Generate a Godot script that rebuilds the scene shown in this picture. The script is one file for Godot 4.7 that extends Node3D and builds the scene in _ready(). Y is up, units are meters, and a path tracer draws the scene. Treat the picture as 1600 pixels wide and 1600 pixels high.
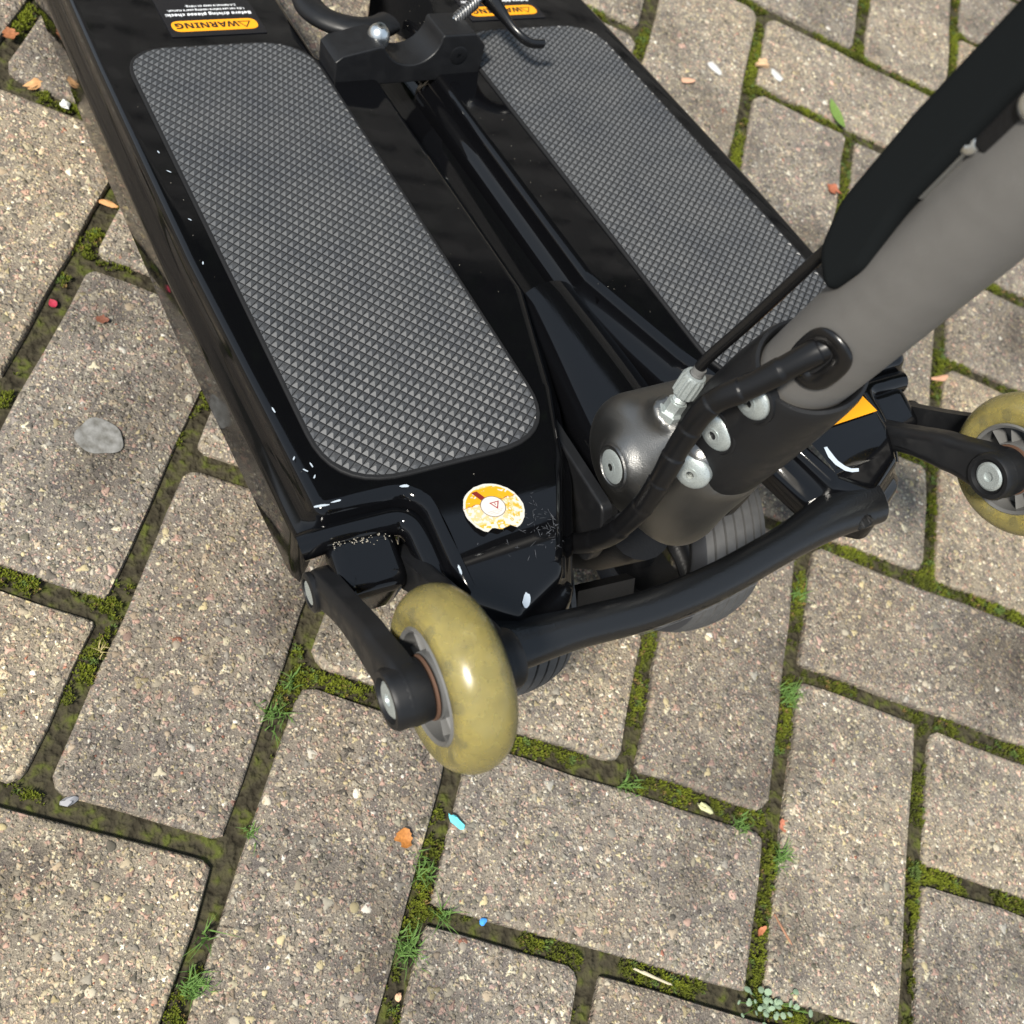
extends Node3D
# A black folding mobility scooter on herringbone block paving, seen from above its front corner.
# World: y up, metres; paving blocks lie on a grid of 0.11 m. Scooter frame: x to its left side, y up, z forward.

const GRID := 0.11
const LID := Vector3(0.79863551, 0.0, -0.60181502)    # scooter x axis in the world
const FWD := Vector3(0.60181502, 0.0, 0.79863551)     # scooter z axis (level) in the world
const DECK_H := 0.20036

var rng := RandomNumberGenerator.new()
var M := {}
var used := {}
var bar_path := PackedVector3Array()
var TD := Transform3D()          # deck frame (tilted) -> scooter frame

# ------------------------------------------------------------------ mesh building
class MB:
	var p := PackedVector3Array()      # triangle corners, counter-clockwise from outside
	var uv := PackedVector2Array()
	var x := Transform3D()
	var has_uv := false
	func tri(a: Vector3, b: Vector3, c: Vector3) -> void:
		p.append(x * a); p.append(x * b); p.append(x * c)
	func tri_uv(a: Vector3, b: Vector3, c: Vector3, ua: Vector2, ub: Vector2, uc: Vector2) -> void:
		has_uv = true
		tri(a, b, c); uv.append(ua); uv.append(ub); uv.append(uc)
	func quad(a: Vector3, b: Vector3, c: Vector3, d: Vector3) -> void:
		tri(a, b, c); tri(a, c, d)
	func loft(rings: Array, closed := true, cap0 := false, cap1 := false) -> void:
		for i in rings.size() - 1:
			var r0: PackedVector3Array = rings[i]
			var r1: PackedVector3Array = rings[i + 1]
			var n := r0.size()
			for j in (n if closed else n - 1):
				var k := (j + 1) % n
				quad(r0[j], r0[k], r1[k], r1[j])
		if cap0: fan(rings[0], true)
		if cap1: fan(rings[rings.size() - 1], false)
	func fan(r: PackedVector3Array, flip: bool) -> void:
		var c := Vector3.ZERO
		for q in r: c += q
		c /= r.size()
		for j in r.size():
			var k := (j + 1) % r.size()
			if flip: tri(c, r[k], r[j])
			else: tri(c, r[j], r[k])
	func tube(path: PackedVector3Array, radii, seg := 16, caps := true, squash := 1.0, side := Vector3.ZERO) -> void:
		var rings := []
		var up := side
		for i in path.size():
			var t: Vector3 = (path[mini(i + 1, path.size() - 1)] - path[maxi(i - 1, 0)]).normalized()
			if up == Vector3.ZERO:
				up = Vector3.UP if absf(t.y) < 0.9 else Vector3.RIGHT
			up = (up - t * up.dot(t)).normalized()
			var s := t.cross(up).normalized()
			var r: float = radii[i] if radii is Array else radii
			var ring := PackedVector3Array()
			for j in seg:
				var a := TAU * j / seg
				ring.append(path[i] + up * (cos(a) * r) + s * (sin(a) * r * squash))
			rings.append(ring)
		loft(rings, true, caps, caps)
	# profile: (radius, height) pairs turned round the local y axis
	func lathe(profile: PackedVector2Array, seg := 32) -> void:
		var rings := []
		for q in profile:
			var ring := PackedVector3Array()
			for j in seg:
				var a := -TAU * j / seg
				ring.append(Vector3(cos(a) * q.x, q.y, sin(a) * q.x))
			rings.append(ring)
		for i in rings.size() - 1:
			var r0: PackedVector3Array = rings[i]
			var r1: PackedVector3Array = rings[i + 1]
			for j in seg:
				var k := (j + 1) % seg
				if profile[i].x < 1e-6: tri(r0[0], r1[k], r1[j])
				elif profile[i + 1].x < 1e-6: tri(r0[j], r0[k], r1[0])
				else: quad(r0[j], r0[k], r1[k], r1[j])
	# a plate with a rounded upper edge; outline in (x, z); walls: [outward, down] steps below the edge
	func plate(outline: PackedVector2Array, r: float, walls: Array, fold: Callable, bands: PackedFloat32Array, bottom := true, edge_steps := 5) -> void:
		var o := outline.duplicate()
		var area := 0.0
		for i in o.size():
			var q := o[(i + 1) % o.size()]
			area += o[i].x * q.y - o[i].y * q.x
		if area > 0: o.reverse()        # (x, z) clockwise = seen from above counter-clockwise
		var inw := PackedVector2Array()
		for i in o.size():
			var a := o[(i - 1 + o.size()) % o.size()]
			var b := o[(i + 1) % o.size()]
			var e1 := (o[i] - a).normalized()
			var e2 := (b - o[i]).normalized()
			var n1 := Vector2(e1.y, -e1.x)
			var n2 := Vector2(e2.y, -e2.x)
			var m := n1 + n2
			if m.length() < 0.2: m = n1
			m = m.normalized()
			inw.append(m / maxf(0.6, m.dot(n1)))
		var rings := []
		for k in edge_steps + 1:
			var th := PI / 2 * k / edge_steps
			var ring := PackedVector3Array()
			for i in o.size():
				var q := o[i] + inw[i] * (r * (1 - sin(th)))
				ring.append(Vector3(q.x, -r * (1 - cos(th)) + fold.call(q.x, q.y), q.y))
			rings.append(ring)
		for w in walls:
			var ring := PackedVector3Array()
			for i in o.size():
				var q: Vector2 = o[i] - inw[i] * w[0]
				var dn: float = w[1].call(o[i].x, o[i].y) if w[1] is Callable else w[1]
				ring.append(Vector3(q.x, -dn + fold.call(o[i].x, o[i].y), q.y))
			rings.append(ring)
		for i in rings.size() - 1:
			var r0: PackedVector3Array = rings[i]
			var r1: PackedVector3Array = rings[i + 1]
			for j in o.size():
				var k := (j + 1) % o.size()
				quad(r0[j], r1[j], r1[k], r0[k])
		var cap := PackedVector2Array()
		for q in rings[0]: cap.append(Vector2(q.x, q.z))
		cap_poly(cap, bands, fold, true)
		if bottom:
			var low := PackedVector2Array()
			var last: PackedVector3Array = rings[rings.size() - 1]
			var idx := Geometry2D.triangulate_polygon(_flat(last))
			for t in range(0, idx.size(), 3): _tri_y(last[idx[t]], last[idx[t + 1]], last[idx[t + 2]], false)
	func _flat(r: PackedVector3Array) -> PackedVector2Array:
		var f := PackedVector2Array()
		for q in r: f.append(Vector2(q.x, q.z))
		return f
	func _tri_y(a: Vector3, b: Vector3, c: Vector3, upward: bool) -> void:
		var n := (b - a).cross(c - a)
		if (n.y > 0) == upward: tri(a, b, c)
		else: tri(a, c, b)
	func cap_poly(poly: PackedVector2Array, bands: PackedFloat32Array, fold: Callable, upward: bool) -> void:
		var lo := 1e9
		var hi := -1e9
		for q in poly:
			lo = minf(lo, q.y); hi = maxf(hi, q.y)
		var cuts := PackedFloat32Array([lo - 1])
		for b in bands:
			if b > lo and b < hi: cuts.append(b)
		cuts.append(hi + 1)
		for i in cuts.size() - 1:
			var pieces := [poly]
			if cuts.size() > 2:
				pieces = Geometry2D.intersect_polygons(poly, PackedVector2Array([Vector2(-9, cuts[i]), Vector2(9, cuts[i]), Vector2(9, cuts[i + 1]), Vector2(-9, cuts[i + 1])]))
			for pc in pieces:
				var idx := Geometry2D.triangulate_polygon(pc)
				if idx.size() == 0 and pc.size() > 2:       # self-touching outline: fan from its middle
					var mid := Vector2.ZERO
					for q in pc: mid += q
					mid /= pc.size()
					for e in pc.size():
						var qa: Vector2 = pc[e]
						var qb: Vector2 = pc[(e + 1) % pc.size()]
						_tri_y(Vector3(mid.x, fold.call(mid.x, mid.y), mid.y), Vector3(qa.x, fold.call(qa.x, qa.y), qa.y), Vector3(qb.x, fold.call(qb.x, qb.y), qb.y), upward)
				for t in range(0, idx.size(), 3):
					var v := []
					for e in 3:
						var q: Vector2 = pc[idx[t + e]]
						v.append(Vector3(q.x, fold.call(q.x, q.y), q.y))
					_tri_y(v[0], v[1], v[2], upward)
	func disc(c: Vector3, n: Vector3, r: float, seg := 24) -> void:
		var u := n.cross(Vector3.UP if absf(n.y) < 0.9 else Vector3.RIGHT).normalized()
		var v := n.cross(u)
		for j in seg:
			tri(c, c + (u * cos(TAU * j / seg) + v * sin(TAU * j / seg)) * r, c + (u * cos(TAU * (j + 1) / seg) + v * sin(TAU * (j + 1) / seg)) * r)
	func commit(smooth_deg := 38.0) -> ArrayMesh:
		var n := p.size() / 3
		var fn := PackedVector3Array(); fn.resize(n)
		var at := {}
		for t in n:
			var c := (p[t * 3 + 1] - p[t * 3]).cross(p[t * 3 + 2] - p[t * 3])
			fn[t] = c
			if smooth_deg > 0:
				for e in 3:
					var key := Vector3i(p[t * 3 + e] * 40000.0)
					if at.has(key): at[key].append(t)
					else: at[key] = PackedInt32Array([t])
		var lim := cos(deg_to_rad(smooth_deg))
		var pos := PackedVector3Array()
		var nor := PackedVector3Array()
		var uvs := PackedVector2Array()
		for t in n:
			if fn[t].length_squared() < 1e-22: continue
			var me := fn[t].normalized()
			for e in [0, 2, 1]:
				var s := fn[t]
				if smooth_deg > 0:
					for o in at[Vector3i(p[t * 3 + e] * 40000.0)]:
						if o != t and fn[o].length_squared() > 1e-22 and me.dot(fn[o].normalized()) > lim: s += fn[o]
				pos.append(p[t * 3 + e]); nor.append(s.normalized())
				if has_uv: uvs.append(uv[t * 3 + e])
		var arr := []
		arr.resize(Mesh.ARRAY_MAX)
		arr[Mesh.ARRAY_VERTEX] = pos
		arr[Mesh.ARRAY_NORMAL] = nor
		if has_uv: arr[Mesh.ARRAY_TEX_UV] = uvs
		var m := ArrayMesh.new()
		m.add_surface_from_arrays(Mesh.PRIMITIVE_TRIANGLES, arr)
		return m

func mb(x := Transform3D()) -> MB:
	var b := MB.new(); b.x = x; return b

func numbered(called: String) -> String:
	used[called] = used.get(called, -1) + 1
	return called if used[called] == 0 else "%s_%03d" % [called, used[called]]

func part(called: String, mesh: Mesh, mat: Material, parent: Node3D, label := "") -> MeshInstance3D:
	var o := MeshInstance3D.new()
	o.name = called
	o.mesh = mesh
	o.material_override = mat
	parent.add_child(o, true)
	if label != "": o.set_meta("label", label)
	return o

func thing(called: String, label: String, category: String, at := Vector3.ZERO, group := "") -> Node3D:
	var o := Node3D.new()
	o.name = numbered(called)
	add_child(o)
	o.position = at
	o.set_meta("label", label); o.set_meta("category", category)
	if group != "": o.set_meta("group", group)
	return o

func solo(called: String, mesh: Mesh, mat: Material, label: String, category: String, at := Vector3.ZERO, group := "") -> MeshInstance3D:
	var o := MeshInstance3D.new()
	o.name = numbered(called)
	o.mesh = mesh
	o.material_override = mat
	add_child(o)
	o.position = at
	o.set_meta("label", label); o.set_meta("category", category)
	if group != "": o.set_meta("group", group)
	return o

func rounded(pts: Array, rad: Array, steps := 5) -> PackedVector2Array:
	var out := PackedVector2Array()
	var n := pts.size()
	for i in n:
		var a: Vector2 = pts[(i - 1 + n) % n]
		var b: Vector2 = pts[i]
		var c: Vector2 = pts[(i + 1) % n]
		var r: float = rad[i]
		if r <= 0.0:
			out.append(b); continue
		var d1 := (a - b).normalized()
		var d2 := (c - b).normalized()
		var half := acos(clampf(d1.dot(d2), -1, 1)) / 2
		var cut := minf(r / tan(half), minf(a.distance_to(b), c.distance_to(b)) * 0.48)
		for k in steps + 1:
			var t := float(k) / steps
			var p0 := b + d1 * cut
			var p2 := b + d2 * cut
			out.append(p0.lerp(b, t).lerp(b.lerp(p2, t), t))
	return out

func curve(pts: Array, per := 8) -> PackedVector3Array:
	var out := PackedVector3Array()
	for i in pts.size() - 1:
		var a: Vector3 = pts[maxi(i - 1, 0)]
		var b: Vector3 = pts[i]
		var c: Vector3 = pts[i + 1]
		var d: Vector3 = pts[mini(i + 2, pts.size() - 1)]
		for k in per:
			out.append(b.cubic_interpolate(c, a, d, float(k) / per))
	out.append(pts[pts.size() - 1])
	return out

func flat(_x: float, _z: float) -> float: return 0.0

# basis whose y axis is the given direction
func facing(dir: Vector3, at: Vector3, hint := Vector3.UP) -> Transform3D:
	var y := dir.normalized()
	if absf(y.dot(hint)) > 0.95: hint = Vector3.FORWARD
	var x := hint.cross(y).normalized()
	return Transform3D(Basis(x, y, x.cross(y)), at)

# ------------------------------------------------------------------ materials
func lin(r: float, g: float, b: float) -> Color:
	return Color(r, g, b).linear_to_srgb()

func mat(color: Color, rough: float, metal := 0.0, spec := 0.5) -> StandardMaterial3D:
	var m := StandardMaterial3D.new()
	m.albedo_color = color; m.roughness = rough; m.metallic = metal; m.metallic_specular = spec
	return m

func noise_tex(size: int, freq: float, seed_: int, ramp: Array, normal := false, octaves := 4, kind := FastNoiseLite.TYPE_SIMPLEX_SMOOTH) -> NoiseTexture2D:
	var n := FastNoiseLite.new()
	n.noise_type = kind; n.frequency = freq; n.seed = seed_
	n.fractal_octaves = octaves
	var t := NoiseTexture2D.new()
	t.width = size; t.height = size; t.seamless = true; t.noise = n
	if normal:
		t.as_normal_map = true; t.bump_strength = 6.0
	if ramp.size() > 0:
		var g := Gradient.new()
		var off := PackedFloat32Array()
		var col := PackedColorArray()
		for q in ramp:
			off.append(q[0]); col.append(q[1])
		g.offsets = off; g.colors = col
		t.color_ramp = g
	return t

func grain(m: StandardMaterial3D, size_m: float, seed_: int, height_cm: float, freq := 0.05, octaves := 3) -> void:
	# fine relief, the same in all directions
	m.heightmap_enabled = true
	m.heightmap_texture = noise_tex(256, freq, seed_, [], false, octaves)
	m.heightmap_scale = height_cm
	m.uv1_triplanar = true
	m.uv1_scale = Vector3.ONE / size_m

func scuffs(m: StandardMaterial3D, size_m: float, seed_: int, lo: float, hi: float) -> void:
	# patchy gloss from handling and dust
	m.roughness_texture = noise_tex(512, 0.012, seed_, [[0.0, Color(lo, lo, lo)], [0.45, Color(lo, lo, lo)], [0.62, Color((lo + hi) / 2, (lo + hi) / 2, (lo + hi) / 2)], [1.0, Color(hi, hi, hi)]], false, 5)
	m.roughness = 1.0
	m.uv1_triplanar = true
	m.uv1_scale = Vector3.ONE / size_m

# concrete with exposed aggregate: colour and height painted stone by stone
func aggregate(px: int, seed_: int) -> Array:
	rng.seed = seed_
	var col := PackedByteArray(); col.resize(px * px * 3)
	var hgt := PackedByteArray(); hgt.resize(px * px)
	var n1 := FastNoiseLite.new(); n1.seed = seed_; n1.frequency = 0.02; n1.fractal_octaves = 3
	var n1b := n1.get_seamless_image(px, px).get_data()
	for i in px * px:
		var g := rng.randi() & 63
		var big := (n1b[i] - 128) * 0.34
		var v := 84.0 + g * 1.05 + big * 0.6
		col[i * 3] = clampi(int(v * 1.05), 0, 255); col[i * 3 + 1] = clampi(int(v * 0.995), 0, 255); col[i * 3 + 2] = clampi(int(v * 0.95 - big * 0.12), 0, 255)
		hgt[i] = 70 + (g >> 1)
	var pal := [[196, 190, 178], [170, 162, 150], [150, 142, 134], [184, 168, 150], [190, 160, 150], [174, 148, 142], [142, 138, 134], [112, 108, 104], [208, 200, 178], [190, 178, 146], [174, 164, 148], [160, 146, 132]]
	var count := int(px * px / 19.0)
	for k in count:
		var u := rng.randf()
		var r := 1.0 + 2.6 * u * u
		if u > 0.9: r = rng.randf_range(3.0, 5.6)
		if u > 0.988: r = rng.randf_range(5.5, 9.5)
		var c: Array = pal[rng.randi() % pal.size()]
		var tone := rng.randf_range(0.76, 1.1)
		if rng.randf() < 0.004: c = [178, 122, 106]
		elif rng.randf() < 0.025: c = [228, 224, 217]
		elif r > 3.0 and rng.randf() < 0.3:
			var gv := rng.randi_range(106, 150)
			c = [gv, gv - 3 - (rng.randi() & 3), gv - 8 - (rng.randi() & 7)]
		var cx := rng.randf() * px
		var cy := rng.randf() * px
		var ang := rng.randf() * PI
		var st := rng.randf_range(0.5, 0.95)
		var ca := cos(ang)
		var sa := sin(ang)
		var lump := rng.randf_range(0.0, 0.35)
		var l_ph := rng.randf() * TAU
		var top := 120 + int(minf(r, 5.0) * 22)
		var R := int(ceil(r * 1.3))
		for dy in range(-R, R + 1):
			for dx in range(-R, R + 1):
				var ex := dx * ca + dy * sa
				var ey := (dy * ca - dx * sa) / st
				var d := sqrt(ex * ex + ey * ey) / r
				if r > 2.0: d *= 1.0 + lump * sin(3.0 * atan2(ey, ex) + l_ph)
				if d < 1.0:
					var i := ((int(cy) + dy + px) % px) * px + (int(cx) + dx + px) % px
					var sp := (rng.randi() & 15) - 8
					col[i * 3] = clampi(int(c[0] * tone) + sp, 0, 255)
					col[i * 3 + 1] = clampi(int(c[1] * tone) + sp, 0, 255)
					col[i * 3 + 2] = clampi(int(c[2] * tone) + sp, 0, 255)
					hgt[i] = clampi(int(90 + (top - 90) * sqrt(1.0 - d * d)), 0, 255)
	var ci := Image.create_from_data(px, px, false, Image.FORMAT_RGB8, col)
	var hi := Image.create_from_data(px, px, false, Image.FORMAT_L8, hgt)
	return [ImageTexture.create_from_image(ci), ImageTexture.create_from_image(hi)]

func make_materials() -> void:
	# paving blocks: four tones of the same concrete
	var ag := aggregate(1024, 11)
	var ag2 := aggregate(1024, 29)
	var blotch := noise_tex(512, 0.009, 5, [[0.0, Color(0.70, 0.69, 0.67)], [0.36, Color(0.9, 0.9, 0.89)], [0.55, Color(1, 1, 0.985)], [1.0, Color(1.0, 0.985, 0.94)]], false, 5)
	M.bricks = []
	for k in 4:
		var m := mat([Color(1.0, 0.99, 0.96), Color(0.94, 0.935, 0.92), Color(1.0, 0.98, 0.93), Color(0.90, 0.89, 0.87)][k], 0.92, 0.0, 0.35)
		var a: Array = ag if k % 2 == 0 else ag2
		m.albedo_texture = a[0]
		m.heightmap_enabled = true; m.heightmap_texture = a[1]; m.heightmap_scale = 0.2
		m.uv1_triplanar = true; m.uv1_world_triplanar = true
		m.uv1_scale = Vector3.ONE / 0.34
		m.uv1_offset = Vector3(k * 0.31, 0, k * 0.17)
		m.detail_enabled = true; m.detail_blend_mode = BaseMaterial3D.BLEND_MODE_MUL
		m.detail_albedo = blotch
		m.detail_uv_layer = BaseMaterial3D.DETAIL_UV_2
		m.uv2_triplanar = true; m.uv2_world_triplanar = true
		m.uv2_scale = Vector3.ONE / 0.83
		M.bricks.append(m)
	M.soil = mat(Color(1, 1, 1), 1.0, 0.0, 0.2)
	M.soil.albedo_texture = noise_tex(512, 0.03, 8, [[0.0, Color(0.15, 0.135, 0.11)], [0.4, Color(0.24, 0.225, 0.18)], [0.6, Color(0.27, 0.26, 0.185)], [0.78, Color(0.29, 0.31, 0.15)], [1.0, Color(0.36, 0.37, 0.2)]], false, 5)
	M.soil.heightmap_enabled = true; M.soil.heightmap_texture = noise_tex(512, 0.06, 9, [], false, 5); M.soil.heightmap_scale = 0.3
	M.soil.uv1_triplanar = true; M.soil.uv1_world_triplanar = true; M.soil.uv1_scale = Vector3.ONE / 0.22
	M.moss = mat(Color(1, 1, 1), 0.95, 0.0, 0.2)
	M.moss.vertex_color_use_as_albedo = true
	M.moss.backlight_enabled = true; M.moss.backlight = Color(0.35, 0.4, 0.1)
	M.grass = mat(lin(0.11, 0.19, 0.05), 0.7, 0.0, 0.3)
	M.grass.backlight_enabled = true; M.grass.backlight = Color(0.3, 0.45, 0.12)
	M.dry_grass = mat(lin(0.36, 0.30, 0.13), 0.8)
	# scooter
	M.gloss = mat(lin(0.0026, 0.0027, 0.0033), 0.09, 0.0, 0.44)
	scuffs(M.gloss, 0.16, 3, 0.05, 0.15)
	M.gloss.clearcoat_enabled = false
	M.satin = mat(lin(0.006, 0.0062, 0.007), 0.42, 0.0, 0.4)
	grain(M.satin, 0.03, 12, 0.012, 0.05)
	M.crackle = mat(lin(0.0065, 0.0068, 0.0075), 0.27)       # leather-grained black coating
	M.crackle.heightmap_enabled = true
	M.crackle.heightmap_texture = noise_tex(512, 0.05, 21, [], false, 2, FastNoiseLite.TYPE_CELLULAR)
	M.crackle.heightmap_scale = 0.012
	M.crackle.uv1_triplanar = true; M.crackle.uv1_scale = Vector3.ONE / 0.03
	M.plastic = mat(lin(0.0085, 0.0088, 0.0098), 0.5, 0.0, 0.4)
	scuffs(M.plastic, 0.09, 14, 0.38, 0.62)
	M.rubber = mat(lin(0.011, 0.0112, 0.012), 0.62, 0.0, 0.35)
	grain(M.rubber, 0.02, 31, 0.01, 0.06)
	M.mat_rubber = mat(lin(0.074, 0.075, 0.077), 0.46)
	M.mat_rubber.albedo_texture = noise_tex(512, 0.014, 71, [[0.0, Color(0.78, 0.8, 0.84)], [0.5, Color(0.92, 0.93, 0.94)], [1.0, Color(1, 1, 1)]], false, 4)
	M.mat_rubber.uv1_triplanar = true; M.mat_rubber.uv1_scale = Vector3.ONE / 0.35
	M.tyre = mat(lin(0.08, 0.08, 0.08), 0.85)
	M.tyre.albedo_texture = noise_tex(256, 0.03, 33, [[0.0, Color(0.82, 0.82, 0.82)], [1, Color(1, 1, 1)]])
	M.tyre.uv1_triplanar = true; M.tyre.uv1_scale = Vector3.ONE / 0.06
	M.sidewall = mat(lin(0.03, 0.032, 0.037), 0.6)
	M.amber = mat(Color(1.0, 0.99, 0.95, 0.3), 0.3)        # worn urethane: clearer flanks, yellowed running band
	M.amber.albedo_texture = noise_tex(256, 0.02, 62, [[0.0, Color(0.60, 0.575, 0.42)], [0.45, Color(0.68, 0.65, 0.475)], [0.7, Color(0.72, 0.685, 0.48)], [1.0, Color(0.75, 0.725, 0.58)]], false, 4)
	M.amber.uv1_triplanar = true; M.amber.uv1_scale = Vector3.ONE / 0.06
	M.amber.refraction_enabled = true; M.amber.refraction_scale = 0.045
	M.amber.roughness_texture = noise_tex(256, 0.03, 63, [[0.0, Color(0.12, 0.12, 0.12)], [1.0, Color(0.4, 0.4, 0.4)]])
	M.amber.roughness = 1.0
	M.amber_core = mat(Color(1, 1, 1), 0.6)
	M.amber_core.albedo_texture = noise_tex(256, 0.014, 64, [[0.0, Color(0.68, 0.62, 0.30)], [0.5, Color(0.82, 0.755, 0.38)], [1.0, Color(0.85, 0.81, 0.52)]], false, 4)
	M.amber_core.uv1_triplanar = true; M.amber_core.uv1_scale = Vector3.ONE / 0.06
	M.amber_dark = mat(lin(0.2, 0.17, 0.07), 0.5)
	M.hub = mat(lin(0.12, 0.12, 0.118), 0.28)
	M.spring = mat(lin(0.2, 0.2, 0.2), 0.4, 0.8)
	M.pewter = mat(lin(0.20, 0.198, 0.192), 0.4, 1.0)     # cast head with metallic paint
	M.pewter.heightmap_enabled = true; M.pewter.heightmap_texture = noise_tex(256, 0.18, 41, [], false, 2)
	M.pewter.heightmap_scale = 0.013
	M.pewter.uv1_triplanar = true; M.pewter.uv1_scale = Vector3.ONE / 0.03
	M.column = mat(lin(0.15, 0.145, 0.138), 0.5, 0.3)
	grain(M.column, 0.02, 43, 0.004, 0.1)
	M.column.roughness_texture = noise_tex(512, 0.02, 44, [[0.0, Color(0.48, 0.48, 0.48)], [1.0, Color(0.56, 0.56, 0.56)]], false, 5)
	M.column.roughness = 1.0
	M.column.uv1_scale = Vector3.ONE / 0.05
	M.column.albedo_texture = noise_tex(512, 0.006, 45, [[0.0, Color(0.95, 0.95, 0.95)], [1.0, Color(1, 1, 1)]], false, 5)
	M.steel = mat(lin(0.72, 0.74, 0.74), 0.3, 1.0)
	M.zinc = mat(lin(0.60, 0.63, 0.62), 0.36, 0.55)
	M.zinc.roughness_texture = noise_tex(256, 0.06, 51, [[0.0, Color(0.2, 0.2, 0.2)], [1, Color(0.6, 0.6, 0.6)]])
	M.zinc.albedo_texture = noise_tex(256, 0.09, 52, [[0.0, Color(0.45, 0.47, 0.47)], [0.45, Color(0.85, 0.87, 0.87)], [1, Color(1, 1, 1)]])
	M.zinc.roughness = 1.0
	M.zinc.uv1_triplanar = true; M.zinc.uv1_scale = Vector3.ONE / 0.012
	M.rust = mat(lin(0.09, 0.045, 0.026), 0.8)
	M.cable = mat(lin(0.005, 0.005, 0.0055), 0.26)
	M.wrap = mat(lin(0.004, 0.004, 0.0045), 0.34, 0.0, 0.42)
	M.foam = mat(lin(0.0065, 0.0078, 0.0085), 0.9, 0.0, 0.2)
	M.chip = mat(lin(0.42, 0.48, 0.54), 0.5)  # bluish white of the pale marks on the cover edges
	M.scratch = mat(lin(0.06, 0.063, 0.07), 0.5)
	M.dust = mat(lin(0.36, 0.33, 0.27), 0.95)
	M.dust_grey = mat(lin(0.13, 0.13, 0.128), 0.9)
	M.hedge_wood = mat(lin(0.02, 0.018, 0.012), 1.0)
	M.orange = mat(lin(0.88, 0.36, 0.012), 0.35)
	M.label_black = mat(lin(0.008, 0.008, 0.010), 0.25)
	M.label_white = mat(lin(0.75, 0.76, 0.78), 0.5)
	M.label_red = mat(lin(0.6, 0.03, 0.06), 0.4)
	M.ink = mat(lin(0.02, 0.015, 0.01), 0.5)

# ------------------------------------------------------------------ paving
func brick_mesh(seed_: int) -> ArrayMesh:
	# one block, 2 x 1 grid units, long side on x, worn edges; top at y = 0
	rng.seed = 100 + seed_
	var gap := 0.0122
	var hx := GRID - gap / 2
	var hz := GRID / 2 - gap / 2
	var o := PackedVector2Array()
	var cr := 0.006
	for c in [[1, -1], [1, 1], [-1, 1], [-1, -1]]:
		var base: float = {[1, -1]: -90.0, [1, 1]: 0.0, [-1, 1]: 90.0, [-1, -1]: 180.0}[c]
		var rr := cr * rng.randf_range(0.6, 1.8)
		for k in 3:
			var a := deg_to_rad(base + k * 45)
			o.append(Vector2(c[0] * (hx - rr) + cos(a) * rr, c[1] * (hz - rr) + sin(a) * rr))
		# points along the next side
		var nx: Array = {[1, -1]: [1, 1], [1, 1]: [-1, 1], [-1, 1]: [-1, -1], [-1, -1]: [1, -1]}[c]
		var steps := 3 if c[0] == nx[0] else 6
		for k in range(1, steps):
			var t := float(k) / steps
			o.append(Vector2(lerpf(c[0] * hx, nx[0] * hx, t), lerpf(c[1] * hz, nx[1] * hz, t)))
	for i in o.size(): o[i] += Vector2(rng.randf_range(-1, 1), rng.randf_range(-1, 1)) * 0.0011
	var b := mb()
	var rings := []
	for q in [[0.0036, 0.0], [0.0021, -0.0004], [0.0009, -0.0013], [0.0002, -0.0028], [0.0, -0.006], [0.0, -0.05]]:
		var ring := PackedVector3Array()
		for p in o:
			var d := Vector2(p.x - clampf(p.x, -hx + hz, hx - hz), p.y)
			var box := Vector2(signf(p.x) if absf(absf(p.x) - hx) < 0.004 else 0.0, signf(p.y) if absf(absf(p.y) - hz) < 0.004 else 0.0)
			if box == Vector2.ZERO: box = d.normalized()
			var q2: Vector2 = p - box * q[0]
			ring.append(Vector3(q2.x, q[1] - (0.0012 * rng.randf() if q[0] > 0.0015 and q[0] < 0.003 else 0.0), q2.y))
		rings.append(ring)
	rings.reverse()
	b.loft(rings, true, false, true)
	return b.commit(50)

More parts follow.
